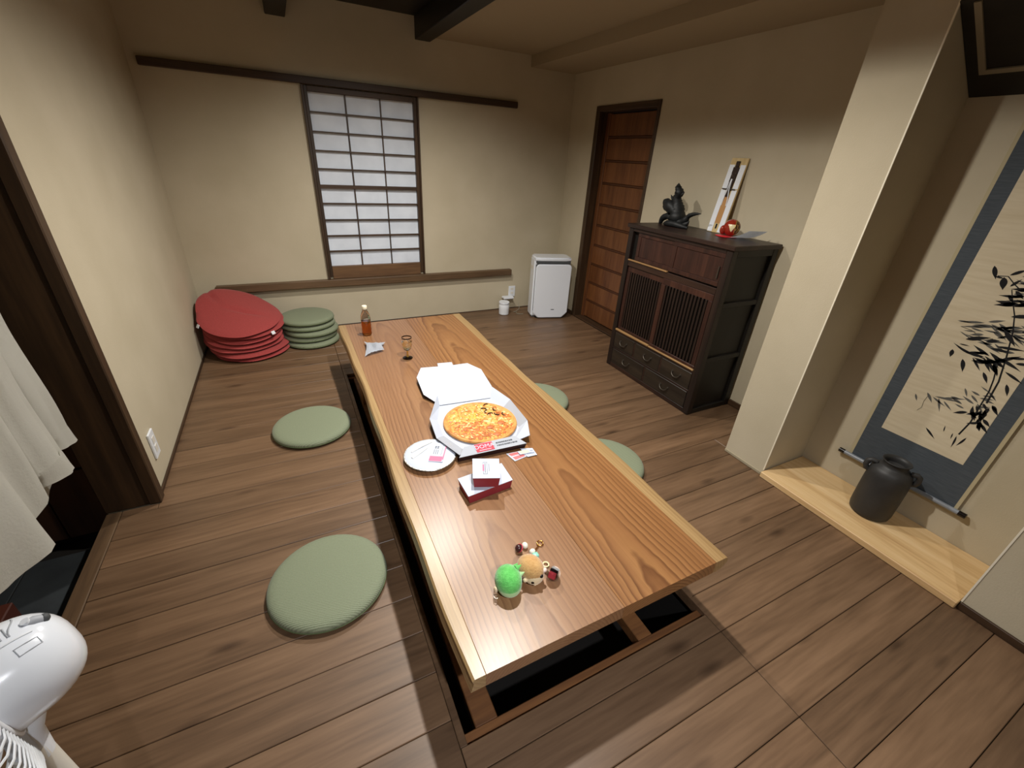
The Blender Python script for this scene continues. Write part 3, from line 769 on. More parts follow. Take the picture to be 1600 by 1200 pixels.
def tub(name, label, top, z0, z1, shrink, group=None):
    """tapering red carton with a white lid flap"""
    cx_ = sum(p[0] for p in top) / 4; cy_ = sum(p[1] for p in top) / 4
    t = thing(name, label, 'box', (cx_, cy_, z0), group)
    bm = bmesh.new()
    lo = [bm.verts.new((cx_ + (x - cx_) * shrink, cy_ + (y - cy_) * shrink, z0)) for x, y in top]
    hi = [bm.verts.new((cx_ + (x - cx_) * .985, cy_ + (y - cy_) * .985, z1 - .002)) for x, y in top]
    bm.faces.new(lo[::-1]); bm.faces.new(hi)
    for i in range(4): bm.faces.new((lo[i], lo[(i + 1) % 4], hi[(i + 1) % 4], hi[i]))
    obj('carton', bm, M_redcard, t)
    bm = bmesh.new(); prism(bm, top, z1 - .0019, z1); bevel(bm, .0005); l_ = obj('lid', bm, M_card, t)
    return t, l_


t, l_ = tub('side_dish_box', 'larger dark red box with white lid, under the small box', [(.4335, 1.221), (.436, 1.112), (.629, 1.132), (.632, 1.243)], TZ, TZ + .040, .93)
t, l_ = tub('sauce_box', 'small red and white carton stacked on the larger red box', [(.508, 1.256), (.466, 1.146), (.562, 1.108), (.606, 1.216)], TZ + .0408, TZ + .090, .88)
ex = Vector((.562 - .466, 1.108 - 1.146, 0)).normalized(); ey = Vector((-ex.y, ex.x, 0)); F = Matrix((ex, ey, (0, 0, 1))).transposed().to_4x4(); F.translation = Vector((.536, 1.182, TZ + .0901))
bm = bmesh.new(); box(bm, -.014, -.008, -.018, .020, 0, .0005, F); obj('red_mark', bm, M_pinkprint, l_)
bm = bmesh.new()
for a in ((-.012, .004, -.036, -.0345), (-.012, .004, .034, .0355), (-.012, -.0108, -.036, .0355), (.0028, .004, -.036, .0355), (.010, .0115, -.02, .024)): box(bm, *a, 0, .0004, F)
for k in range(9): box(bm, -.0055, -.0025, -.028 + .0065 * k, -.024 + .0065 * k, 0, .0004, F)
obj('grey_print', bm, M_greyprint, l_)

# condiment sachets
def sachet(label, pts, z, m, stripe):
    t = thing('condiment_sachet', label, 'sachet', (sum(p[0] for p in pts) / 4, sum(p[1] for p in pts) / 4, z))
    bm = bmesh.new(); prism(bm, pts, z, z + .0022); bevel(bm, .0008); o = obj('wrapper', bm, m, t)
    P = [Vector(p) for p in pts]
    for a0, a1, mm in stripe:
        q = [P[0].lerp(P[1], a0).lerp(P[3].lerp(P[2], a0), .12), P[0].lerp(P[1], a1).lerp(P[3].lerp(P[2], a1), .12), P[0].lerp(P[1], a1).lerp(P[3].lerp(P[2], a1), .88), P[0].lerp(P[1], a0).lerp(P[3].lerp(P[2], a0), .88)]
        bm = bmesh.new(); prism(bm, [tuple(v) for v in q], z + .0022, z + .0026); obj('print', bm, mm, t)
M_redsac = mat('salmon_print', '#e07070', .5); M_yel = mat('pale_yellow_print', '#ece3b4', .5); M_blu = mat('blue_grey_print', '#8b93a8', .5)
sachet('red and white condiment sachet, lowest beside the pizza box corner', [(.699, 1.336), (.712, 1.274), (.780, 1.286), (.768, 1.330)], TZ, M_card, [(.1, .42, M_redsac), (.55, .9, M_redsac)])
sachet('blue printed white condiment sachet, rightmost of the three sachets', [(.772, 1.345), (.775, 1.277), (.822, 1.275), (.826, 1.326)], TZ + .0028, M_card, [(.3, .4, M_blu), (.6, .75, M_blu)])
sachet('pale yellow condiment sachet, topmost of the three sachets', [(.748, 1.326), (.750, 1.300), (.806, 1.296), (.803, 1.322)], TZ + .0058, M_card, [(.12, .88, M_yel)])

# plush balls
def plush(bm, c, r, sc, rot): return ball(bm, c, r, 28, sc, rot)
M_plg = mat('green_plush', '#4fae4c', .95, noise=(90, '#69c763', .3, .7), bump=(220, .9), sheen=.5)
M_plgl = mat('pale_green_plush', '#a8cf92', .95, bump=(220, .8), sheen=.4)
M_plb = mat('tan_plush', '#b88b52', .95, noise=(90, '#cba268', .3, .7), bump=(220, .9), sheen=.5)
M_cream = mat('cream_plush', '#dfc9a2', .95, bump=(220, .8), sheen=.4)
M_bk = mat('black_bead', '#120c0a', .2)
gc = Vector((.417, .735, TZ + .043))
t = thing('green_plush_ball', 'bright green round plush charm, left of the tan plush', 'plush toy', (gc.x, gc.y, TZ))
bm = bmesh.new(); ball(bm, gc, .043, 28, (.93, 1.06, 1.0)); obj('body', bm, M_plg, t, smooth=60)
bm = bmesh.new(); ball(bm, gc + Vector((0, -.008, -.010)), .0385, 24, (.96, 1.0, .85)); obj('belly', bm, M_plgl, t, smooth=60)
for dx_, dy_, dz_, rz in ((.034, .022, .020, 20), (.041, -.006, .014, -10), (.037, .008, .030, 5)):
    bm = bmesh.new(); bmesh.ops.create_cone(bm, cap_ends=True, segments=10, radius1=.010, radius2=.001, depth=.018, matrix=Matrix.Translation(gc + Vector((dx_, dy_, dz_))) @ Matrix.Rotation(R(rz), 4, 'Z') @ Matrix.Rotation(R(70), 4, 'Y'))
    obj('leaf_tuft', bm, M_plgl if dy_ < 0 else M_plg, t, smooth=60)
bm = bmesh.new(); ball(bm, gc + Vector((-.044, -.006, -.012)), .008, 12, (.6, 1, 1.3)); obj('paper_tag', bm, M_cream, t, smooth=60)
bm = bmesh.new(); tube(bm, [gc + Vector((-.046 - .007 * math.cos(a), -.019 - .007 * math.sin(a), -.026)) for a in [k * PI / 5 for k in range(10)]], .0012, 6, closed=True); obj('clasp', bm, mat('steel', '#b9b5ac', .25, 1), t, smooth=60)
bc = Vector((.499, .747, TZ + .040))
t = thing('tan_plush_ball', 'tan round plush charm with dark eyes, right of the green plush', 'plush toy', (bc.x, bc.y, TZ))
rt = Matrix.Rotation(R(25), 4, 'Z')
bm = bmesh.new(); ball(bm, bc, .041, 28, (.93, 1.12, .98), rt); obj('body', bm, M_plb, t, smooth=60)
fd = Vector((0, -.88, -.47)).normalized()
bm = bmesh.new(); ball(bm, bc + Vector((.003, -.016, -.010)), .0325, 24, (1.0, 1.0, .88)); obj('muzzle', bm, M_cream, t, smooth=60)
for n_, p_, r_, sc_, m_ in (('eye', (.014, -.0415, .0045), .0062, (1, 1, 1), M_bk), ('eye', (-.013, -.040, -.010), .0058, (1, 1, 1), M_bk), ('ear', (.030, -.030, .010), .0092, (1, .8, .7), mat('pink_ear', '#e5cfc4', .9)), ('ear', (-.030, -.026, -.008), .0088, (1, .8, .8), M_cream)):
    bm = bmesh.new(); ball(bm, bc + Vector(p_), r_, 14, sc_); obj(n_, bm, m_, t, smooth=60)
bm = bmesh.new(); tube(bm, [bc + Vector((-.010 + .004 * k, -.046, -.019 - .001 * (k % 2))) for k in range(4)], .0015, 6); obj('mouth_thread', bm, M_cream, t, smooth=60)
# charm string with capsule, clear cube, figure beads and gold clasp
M_goldm = mat('gold_metal', '#d39a55', .22, 1)
M_clear = mat('clear_acrylic', '#ffffff', .05, trans=1, ior=1.08)
t = thing('bead_charm', 'bead charm with dark ball, white beads and gold clasp behind the tan plush', 'key charm', (.535, .82, TZ))
o = Vector((.512, .848, TZ + .013)); bm = bmesh.new(); ball(bm, o, .013, 18); obj('dark_ball', bm, mat('maroon_bead', '#3a1f22', .25, coat=.4), t, smooth=60)
bm = bmesh.new(); tube(bm, [o + Vector((.0128 * math.cos(a) * .7 + .002, .0128 * math.sin(a), .0128 * math.cos(a) * .7)) for a in [k * PI / 8 for k in range(16)]], .0018, 6, closed=True); obj('red_band', bm, M_redprint, t, smooth=60)
bm = bmesh.new(); ball(bm, o + Vector((.025, .004, -.002)), .0105, 14, (1, 1.1, 1)); obj('bead', bm, mat('pearl_bead', '#e9e4d4', .3), t, smooth=60)
bm = bmesh.new(); ball(bm, Vector((.548, .820, TZ + .011)), .010, 14, (1.1, .9, 1)); obj('bead', bm, bpy.data.materials['pearl_bead'], t, smooth=60)
bm = bmesh.new(); box(bm, .540, .560, .793, .811, TZ, TZ + .018); bevel(bm, .003); obj('mint_bead', bm, mat('mint_bead', '#8fd0bb', .3), t, smooth=60)
bm = bmesh.new(); tube(bm, [(.558, .823, TZ + .006), (.572, .832, TZ + .004), (.583, .838, TZ + .004)], .0022, 8); obj('gold_link', bm, M_goldm, t, smooth=60)
bm = bmesh.new(); tube(bm, [(.592 + .0105 * math.cos(a), .845 + .0105 * math.sin(a), TZ + .004) for a in [k * PI / 8 for k in range(16)]], .0022, 8, closed=True); obj('gold_clasp', bm, M_goldm, t, smooth=60)
t = thing('capsule_charm', 'small clear capsule charm, red and black inside, right of the tan plush', 'key charm', (.560, .712, TZ))
bm = bmesh.new(); tube(bm, [(.566 + .0095 * math.cos(a), .762 + .0095 * math.sin(a), TZ + .005) for a in [k * PI / 9 for k in range(18)]], .0026, 8, closed=True); obj('cream_ring', bm, mat('cream_ring', '#eadca9', .3), t, smooth=60)
bm = bmesh.new(); box(bm, .549, .566, .728, .747, TZ, TZ + .006); bevel(bm, .002); obj('link', bm, M_clear, t, smooth=50)
oc = Vector((.562, .712, TZ + .0225)); rc = Matrix.Rotation(R(35), 4, 'Z') @ Matrix.Rotation(R(25), 4, 'Y')
bm = bmesh.new(); ball(bm, oc, .0220, 26, (1.2, 1.0, 1.0), rc); obj('clear_shell', bm, M_clear, t, smooth=60)
bm = bmesh.new(); box(bm, -.015, -.003, -.010, .010, -.010, .006, Matrix.Translation(oc) @ rc); obj('red_insert', bm, M_redprint, t)
bm = bmesh.new(); box(bm, .001, .005, -.0115, .0115, -.010, .010, Matrix.Translation(oc) @ rc); obj('black_insert', bm, M_bk, t)
bm = bmesh.new(); box(bm, .008, .017, -.010, .010, -.006, .010, Matrix.Translation(oc) @ rc); obj('white_insert', bm, M_white, t)

# ------------------------------------------------------------------ antique cabinet
cx0, cx1, cy0, cy1, ch = 2.255, 2.662, 1.665, 2.565, 1.128
cab = thing('antique_cabinet', 'antique dark wooden cabinet with lattice doors and drawers by the door', 'cabinet', (2.46, 2.115, 0))
bm = bmesh.new()
box(bm, cx0 + .03, cx1, cy0 + .02, cy1 - .02, .02, 1.09)
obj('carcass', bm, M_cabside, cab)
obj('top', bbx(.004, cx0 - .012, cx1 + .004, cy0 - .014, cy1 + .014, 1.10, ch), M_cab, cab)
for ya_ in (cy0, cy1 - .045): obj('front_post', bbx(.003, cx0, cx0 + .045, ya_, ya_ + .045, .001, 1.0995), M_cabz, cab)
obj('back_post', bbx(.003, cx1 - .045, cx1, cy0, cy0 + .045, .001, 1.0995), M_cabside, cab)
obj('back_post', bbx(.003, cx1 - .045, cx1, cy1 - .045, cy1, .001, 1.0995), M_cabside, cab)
for z0, z1 in ((.001, .036), (.388, .418), (.755, .785), (1.06, 1.0995)):
    obj('side_rail', bbx(.002, cx0 + .046, cx1 - .046, cy0 + .002, cy0 + .03, z0, z1), M_cabside, cab)
for z0, z1, mm in ((.001, .034, M_cab), (.160, .174, M_cab), (.300, .318, M_cab), (.832, .872, M_cab), (1.078, 1.0995, M_cab)):
    obj('front_rail', bbx(.002, cx0 + .002, cx0 + .045, cy0 + .046, cy1 - .046, z0, z1), mm, cab)
obj('worn_track', bbx(.002, cx0 - .006, cx0 + .012, 2.145, cy1 - .046, .3185, .332), M_railpale, cab)
obj('worn_track', bbx(.002, cx0 - .006, cx0 + .012, cy0 + .046, 2.140, .3185, .330), M_railpale, cab)
obj('worn_track', bbx(.002, cx0 - .006, cx0 + .012, 2.12, cy1 - .046, .8725, .882), M_railpale, cab)
obj('dark_recess', bx(cx0 + .034, cx0 + .038, cy0 + .045, cy1 - .045, .32, 1.078), M_dark, cab)
for k, (ya_, yb_, xo) in enumerate(((1.712, 2.115, .004), (2.085, 2.470, .014))):      # upper sliding doors
    d = obj('sliding_door', bbx(.002, cx0 + xo + .004, cx0 + xo + .0085, ya_ + .03, yb_ - .03, .91, 1.05), M_cabred, cab)
    for a in ((ya_, yb_, .8825, .910), (ya_, yb_, 1.050, 1.0775), (ya_, ya_ + .03, .9105, 1.0495), (yb_ - .03, yb_, .9105, 1.0495)):
        obj('door_frame', bbx(.0015, cx0 + xo, cx0 + xo + .0095, a[0], a[1], a[2], a[3]), M_cabred, d)
bm = bmesh.new(); box(bm, cx0 - .004, cx0 + .003, 1.725, 1.733, .93, 1.0); obj('pull_plate', bm, M_iron, cab)
for k, (ya_, yb_, xo) in enumerate(((1.712, 2.140, .0), (2.128, 2.518, .012))):        # lattice sliding doors
    d = obj('lattice_door', bbx(.002, cx0 + xo, cx0 + xo + .011, ya_, yb_, .790, .8315), M_cabred, cab)
    obj('door_rail', bbx(.002, cx0 + xo, cx0 + xo + .011, ya_, yb_, .333, .352), M_cabred, d)
    obj('door_stile', bbx(.002, cx0 + xo, cx0 + xo + .011, ya_, ya_ + .032, .3525, .7895), M_cabred, d)
    obj('door_stile', bbx(.002, cx0 + xo, cx0 + xo + .011, yb_ - .032, yb_, .3525, .7895), M_cabred, d)
    n = 13; w_ = (yb_ - ya_ - .064) / n
    for i in range(n):
        y_ = ya_ + .032 + w_ * (i + .5)
        obj('slat', bbx(.0015, cx0 + xo + .001, cx0 + xo + .010, y_ - w_ * .27, y_ + w_ * .27, .3525, .7895), M_cabz, d, origin=(cx0, y_, .57))


def drawer(ya_, yb_, z0, z1, hy):
    d = obj('drawer', bbx(.003, cx0 + .0, cx0 + .03, ya_, yb_, z0, z1), M_drawer, cab, origin=(cx0, (ya_ + yb_) / 2, (z0 + z1) / 2))
    zc = z1 - .052
    bm = bmesh.new()
    tube(bm, [(cx0 - .006 - .010 * math.sin(a) * .8, hy + .036 * math.cos(a), zc - .028 * math.sin(a)) for a in [PI * k / 10 for k in range(11)]], .0042, 8)
    obj('bail_handle', bm, M_iron, d, smooth=60)
    bm = bmesh.new()
    bm.free()
    for s_ in (-1, 1):
        bm = bmesh.new(); lathe(bm, [(0, 0), (.009, 0), (.008, .004), (0, .006)], 12, Matrix.Translation((cx0, hy + .036 * s_, zc)) @ Matrix.Rotation(-PI / 2, 4, 'Y'))
        obj('handle_rosette', bm, M_iron, d, smooth=40)


for a in ((2.288, 2.516, 2.402), (2.005, 2.270, 2.125), (1.714, 1.988, 1.836)): drawer(a[0], a[1], .176, .298, a[2])
for a in ((2.142, 2.516, 2.335), (1.714, 2.124, 1.912)): drawer(a[0], a[1], .036, .158, a[2])
for y_, z0, z1 in ((2.279, .175, .299), (1.9965, .175, .299), (2.133, .035, .159)): obj('divider', bbx(.001, cx0 + .003, cx0 + .04, y_ - .008, y_ + .008, z0, z1), M_cab, cab)

# things on the cabinet
CT = ch + .0008
t = thing('driftwood_carving', 'black twisted carving with spiky fins on the cabinet top', 'sculpture', (2.52, 2.41, CT))
def U(du, dz, dx_=0): return Vector((2.50 + dx_, 2.362 - du * 1.18, CT + dz * .98))
def part(name, *strands):
    bm = bmesh.new()
    for pts, rad in strands:
        P_, r_ = curved(pts, rad); r_ = [q * (1 + .10 * math.sin(3.1 * k) + .06 * math.sin(7.3 * k + 1)) for k, q in enumerate(r_)]
        tube(bm, P_, r_, 14, flat=.85)
    for v in bm.verts: v.co.z = max(v.co.z, CT)
    return obj(name, bm, M_blackcar, t, smooth=75)
part('carved_body', ([U(-.012, .006), U(-.008, .05, .005), U(-.020, .10, .01), U(-.034, .15, .008), U(-.040, .19), U(-.030, .225), U(-.046, .255), U(-.050, .285)], [.020, .062, .054, .042, .030, .034, .024, .005]))
part('carved_wing', ([U(-.015, .09), U(-.055, .125, -.01), U(-.10, .150, -.01), U(-.138, .166, -.005)], [.040, .046, .036, .004]), ([U(-.05, .10), U(-.10, .120), U(-.150, .132, .01)], [.040, .032, .003]))
part('carved_fin', ([U(-.045, .165), U(-.072, .182), U(-.092, .205)], [.018, .011, .002]))
part('carved_fin', ([U(-.025, .20), U(-.006, .215), U(.002, .232)], [.014, .010, .002]))
part('carved_tail', ([U(.01, .03), U(.055, .050), U(.080, .085), U(.12, .104), U(.165, .112)], [.034, .026, .018, .013, .002]), ([U(.02, .022), U(.065, .026), U(.092, .052)], [.030, .022, .004]))
part('coiled_base', ([U(-.135, .0), U(-.120, .040), U(-.08, .062), U(-.040, .050), U(-.01, .02)], [.012, .024, .027, .026, .022]), ([U(.09, .006), U(.05, .014, -.02), U(.0, .020, -.03), U(-.05, .016, -.03), U(-.09, .008)], [.012, .024, .028, .024, .010]))
# mounted ornament board leaning on the wall
t = thing('ornament_board', 'pale wooden board with mounted fan ornament leaning on the wall', 'plaque', (2.60, 2.105, CT))
lean = math.atan2(.066, .44)
F = Matrix.Translation((2.596, 2.108, CT)) @ Matrix.Rotation(lean, 4, 'Y')
o = obj('board', (lambda b_: (box(b_, 0, .012, -.062, .062, 0, .455, F), bevel(b_, .0015), b_)[2])(bmesh.new()), wood('pale_board_wood', ('#b39a68', '#c9b07c', '#d3bd8d'), 'Z', 9, .5, .02), t)
for a in ((-.060, -.022, .004, .268), (.022, .060, .004, .268), (-.060, -.022, .274, .415), (.022, .060, .274, .415)):
    bm = bmesh.new(); box(bm, -.0025, 0, a[0], a[1], a[2], a[3], F); obj('white_mount', bm, M_mount, t)
bm = bmesh.new(); box(bm, -.002, 0, -.021, .021, .06, .23, F); obj('centre_strip', bm, mat('tan_strip', '#b98a55', .5), t)
bm = bmesh.new()
for z0, z1, w0 in ((.225, .27, .012), (.27, .31, .016), (.31, .36, .018), (.36, .40, .02), (.40, .435, .012)): box(bm, -.010, -.0005, -w0, w0, z0 + .001, z1, F)
obj('dark_ornament', bm, mat('dark_brown_ornament', '#2a1a12', .4, noise=(120, '#8a7a62', .62, .72)), t)
bm = bmesh.new(); box(bm, -.014, -.010, -.05, .05, .268, .273, F); obj('cross_bar', bm, M_iron, t)
bm = bmesh.new()
for s_ in (-1, 1): tube(bm, [F @ Vector((-.012, .002 * s_, .33)), F @ Vector((-.0125, .006 * s_, .27)), F @ Vector((-.006, .016 * s_, .21)), F @ Vector((-.003, .019 * s_, .17))], .003, 6)
obj('white_cord', bm, M_mount, t, smooth=60)
bm = bmesh.new(); box(bm, -.0015, 0, -.006, .006, .025, .055, F); obj('ink_mark', bm, M_ink, t)
# red ball
t = thing('lacquered_ball', 'glossy red ball ornament with a pale wedge on the red mat', 'ornament', (2.545, 1.945, CT + .004))
bcn = Vector((2.548, 1.945, CT + .055)); bm = bmesh.new(); vs = ball(bm, bcn, .050, 84)
Mr = mat('red_lacquer', '#8f2a1a', .2, coat=.5); Mc = mat('cream_lacquer', '#e8d8ae', .3); Mg = mat('brown_gold_pattern', '#4a2a18', .35, noise=(70, '#b08a48', .5, .6))
bm.faces.ensure_lookup_table()
for f in bm.faces:
    d = (f.calc_center_median() - bcn).normalized(); u = .6 * d.x - .8 * d.y; v = d.z + .35 * (d.x * .8 + d.y * .6 + 1) * 0; fr_ = -.8 * d.x - .6 * d.y
    if u > .38: f.material_index = 2
o = obj('ball', bm, [Mr, Mc, Mg], t, smooth=60)
bm = bmesh.new(); vg = []
for i in range(13):
    v = -.42 + .86 * i / 12; hw = .03 + .37 * min(1, (v + .42) / .70); row = []
    for q in range(9):
        u = .02 + hw * (q / 4 - 1); dd = Vector((-.8, -.6, 0)) * math.sqrt(1 - u * u - v * v) + Vector((.6, -.8, 0)) * u + Vector((0, 0, v))
        row.append(bm.verts.new(bcn + dd * .0503))
    vg.append(row)
for A, B in zip(vg, vg[1:]):
    for q in range(8): bm.faces.new((A[q], A[q + 1], B[q + 1], B[q]))
obj('cream_wedge', bm, Mc, o, smooth=60)
bm = bmesh.new(); ball(bm, bcn + Vector((-.040, .030, -.016)), .024, 20, (.9, .7, 1.15)); obj('side_knob', bm, Mr, t, smooth=60)
bm = bmesh.new(); tube(bm, [bcn + Vector((.6, -.8, 0)) * .019 + Vector((.8, .6, 0)) * (.0470 * math.cos(a)) + Vector((0, 0, .0470 * math.sin(a))) for a in [k * PI / 16 for k in range(32)]], .0018, 6, closed=True); obj('gold_band', bm, M_gold, t, smooth=60)
bm = bmesh.new(); lathe(bm, [(0, 0), (.058, 0), (.060, .002), (.055, .0035), (0, .0036)], 32, Matrix.Translation((2.522, 1.950, CT)) @ Matrix.Diagonal((.95, 1.15, 1, 1)))
tag(obj('red_mat', bm, mat('red_felt', '#d02a32', .6), smooth=40), 'small bright red oval mat under the red ball', 'mat')
# curled leaflet
bm = bmesh.new(); G = 10; vg = []
for i in range(G + 1):
    u = i / G; vg.append([bm.verts.new((2.475 + .13 * (1 - v) + .0 * u, 1.905 - .155 * u + .03 * (v - .5), CT + .0015 + .060 * u * u + .004 * math.sin(3 * u) * v)) for v in (0, .5, 1)])
for A, B in zip(vg, vg[1:]):
    for k in range(2): bm.faces.new((A[k], A[k + 1], B[k + 1], B[k]))
bmesh.ops.solidify(bm, geom=bm.faces[:], thickness=.0012)
tag(obj('curled_leaflet', bm, M_mount, smooth=50), 'white paper leaflet curling up at the cabinet corner', 'leaflet')

# ------------------------------------------------------------------ air purifier
ax = Vector((.968, -.252, 0)); ay = Vector((.252, .968, 0))
F = Matrix((ax, ay, (0, 0, 1))).transposed().to_4x4(); F.translation = Vector((2.372, 3.735, .001))
t = thing('air_purifier', 'white air purifier standing in the corner by the door', 'air purifier', (2.43, 3.83, .001))
bm = bmesh.new()
prism(bm, [(-.195, .02), (.195, .02), (.195, .17), (.16, .205), (-.16, .205), (-.195, .17)], .012, .615, F); bevel(bm, .012, 2); obj('housing', bm, M_white, t, smooth=40)
bm = bmesh.new(); box(bm, -.18, .18, .03, .18, 0, .014, F); obj('foot', bm, M_grey, t)
bm = bmesh.new(); box(bm, -.180, .180, -.022, .022, .080, .560, F); obj('side_vent', bm, M_grey, t)  # dark grey vent block between front panel and housing, open at the sides
bm = bmesh.new()
prism(bm, [(-.130, 0), (.130, 0), (.188, .055), (.188, .535), (.165, .560), (-.165, .560), (-.188, .535), (-.188, .055)], -.0, .02, F @ Matrix.Translation((0, -.018, .012)) @ Matrix.Rotation(PI / 2, 4, 'X'))
bevel(bm, .006, 2); fp = obj('front_panel', bm, M_whiteg, t, smooth=35)
bm = bmesh.new(); box(bm, -.178, .178, -.010, .024, .578, .596, F); obj('air_slot', bm, M_grey, t)
bm = bmesh.new(); prism(bm, [(-.19, .0), (-.13, -.012), (.13, -.012), (.19, .0), (.19, .17), (.16, .20), (-.16, .20), (-.19, .17)], .597, .632, F); bevel(bm, .008, 2); obj('top_cover', bm, M_whiteg, t, smooth=40)
bm = bmesh.new(); box(bm, -.1965, -.190, .06, .14, .50, .535, F); obj('hand_grip', bm, M_offwhite, t)
bm = bmesh.new(); box(bm, .005, .040, -.0388, -.0365, .098, .106, F); obj('maker_mark', bm, M_greyprint, fp)
bm = bmesh.new(); cpts = []
for k in range(20):
    a = k / 19; cpts.append((2.16 - .06 * math.sin(a * PI) + .015 * math.sin(a * 17), 3.93 + .11 * a - .03 * math.sin(a * 9), .004 + .09 * max(0, a - .7) / .3))
tube(bm, cpts, .003, 8); obj('power_cord', bm, mat('cord_grey', '#8d8878', .5), t, smooth=60)

t = thing('wall_outlet', 'white wall outlet with plugged adapter beside the air purifier', 'outlet', (2.125, YB - .001, .19))
obj('cover_plate', bbx(.002, 2.085, 2.165, YB - .009, YB - .001, .135, .252), M_white, t)
for zz in (.165, .21): obj('socket', bbx(.001, 2.108, 2.142, YB - .0105, YB - .009, zz, zz + .022), M_offwhite, t)
tag(obj('plug_adapter', bbx(.006, 2.000, 2.118, YB - .085, YB - .012, .128, .152), M_white), 'flat white plug-in adapter sticking out of the outlet', 'adapter')
t = thing('white_canister', 'small white cylindrical diffuser on the floor under the outlet', 'diffuser', (1.955, 3.99, .001))
Mt = Matrix.Translation((1.958, 3.99, .001)); bm = bmesh.new(); lathe(bm, [(0, 0), (.048, 0), (.053, .005), (.055, .06), (.055, .108), (.052, .112)], 32, Mt); obj('body', bm, M_white, t, smooth=40)
bm = bmesh.new(); lathe(bm, [(.0545, .1125), (.056, .115), (.056, .134), (.052, .138), (.045, .136), (0, .136)], 32, Mt); obj('lid', bm, M_whiteg, t, smooth=40)

t = thing('wall_outlet', 'white double outlet low on the left wall near the entry post', 'outlet', (XL + .001, 2.21, .205))
obj('cover_plate', bbx(.002, XL + .001, XL + .010, 2.180, 2.252, .138, .272), M_white, t)
obj('socket', bbx(.001, XL + .010, XL + .0125, 2.200, 2.232, .21, .245), M_offwhite, t)
obj('socket', bbx(.001, XL + .010, XL + .0125, 2.200, 2.232, .165, .20), M_offwhite, t)

# ------------------------------------------------------------------ alcove: vase and scroll
vx, vy, vz = 2.375, .595, .0348
t = thing('black_vase', 'matte black lugged jar standing on the pale alcove floor', 'vase', (vx, vy, vz))
Mt = Matrix.Translation((vx, vy, vz)); bm = bmesh.new()
lathe(bm, [(0, 0), (.072, 0), (.081, .008), (.085, .03), (.086, .10), (.086, .19), (.084, .236), (.078, .260), (.068, .272), (.055, .281), (.050, .288), (.0495, .300), (.054, .309), (.057, .312), (.0555, .315), (.047, .311), (.042, .300), (.043, .285), (0, .265)], 48, Mt)
obj('body', bm, M_vase, t, smooth=60)
for a in (-70, 115):
    ca_, sa_ = math.cos(R(a)), math.sin(R(a)); bm = bmesh.new()
    tube(bm, [(vx + ca_ * r0, vy + sa_ * r0, vz + z_) for r0, z_ in ((.079, .226), (.092, .232), (.099, .250), (.096, .272), (.085, .280), (.064, .276))], [.012, .013, .012, .012, .012, .011], 10)
    obj('lug', bm, M_vase, t, smooth=60)
sx = 2.508
t = thing('hanging_scroll', 'hanging scroll with ink bamboo in a blue-grey mount in the alcove', 'scroll', (sx, .6, .2))
obj('silk_mount', bx(sx, sx + .003, .375, .810, .205, 1.80), M_scrollblue, t)
obj('edge_strip', bx(sx - .0005, sx + .003, .8101, .823, .205, 1.80), mat('cream_edge', '#b9ad8c', .8), t)
obj('edge_strip', bx(sx - .0005, sx + .003, .362, .3749, .205, 1.80), bpy.data.materials['cream_edge'], t)
pp = obj('painting_paper', bx(sx - .001, sx, .430, .752, .409, 1.66), M_scrollpaper, t)
bm = bmesh.new(); tube(bm, [(sx - .008, .352, .198), (sx - .008, .838, .198)], .011, 14); obj('roller', bm, mat('roller_cover', '#8a8f96', .3), t, smooth=50)
for a, b in ((.325, .352), (.838, .865)):
    bm = bmesh.new(); tube(bm, [(sx - .008, a, .198), (sx - .008, b, .198)], .0125, 14); obj('roller_knob', bm, M_bk, t, smooth=50)
def leafshape(bm, y, z, ang, ln, wd, bend=0.):
    ps = []; n = 6; a = R(ang); ca_, sa_ = math.cos(a), math.sin(a)
    for i in range(n + 1):
        u = i / n; h = wd * math.sin(PI * min(1, u * 1.08)) ** .8 * (1 - .35 * u) if 0 < i < n else 0
        ps.append((u * ln, h / 2, bend * ln * u * u))
    def W(u, v): return (sx - .0016, y - (u * ca_ - v * sa_), z + u * sa_ + v * ca_)
    up = [bm.verts.new(W(p[0], p[2] + p[1])) for p in ps]; dn = [bm.verts.new(W(p[0], p[2] - p[1])) for p in ps[1:-1]]
    bm.faces.new(up + dn[::-1])
def stroke(bm, pts, w0, w1):
    vs = []
    for i, (y, z) in enumerate(pts):
        q0 = pts[max(0, i - 1)]; q1 = pts[min(len(pts) - 1, i + 1)]; d = Vector((q1[0] - q0[0], q1[1] - q0[1])).normalized(); w_ = w0 + (w1 - w0) * i / (len(pts) - 1)
        vs.append((bm.verts.new((sx - .0014, y - d.y * w_, z + d.x * w_)), bm.verts.new((sx - .0014, y + d.y * w_, z - d.x * w_))))
    for A, B in zip(vs, vs[1:]): bm.faces.new((A[0], A[1], B[1], B[0]))
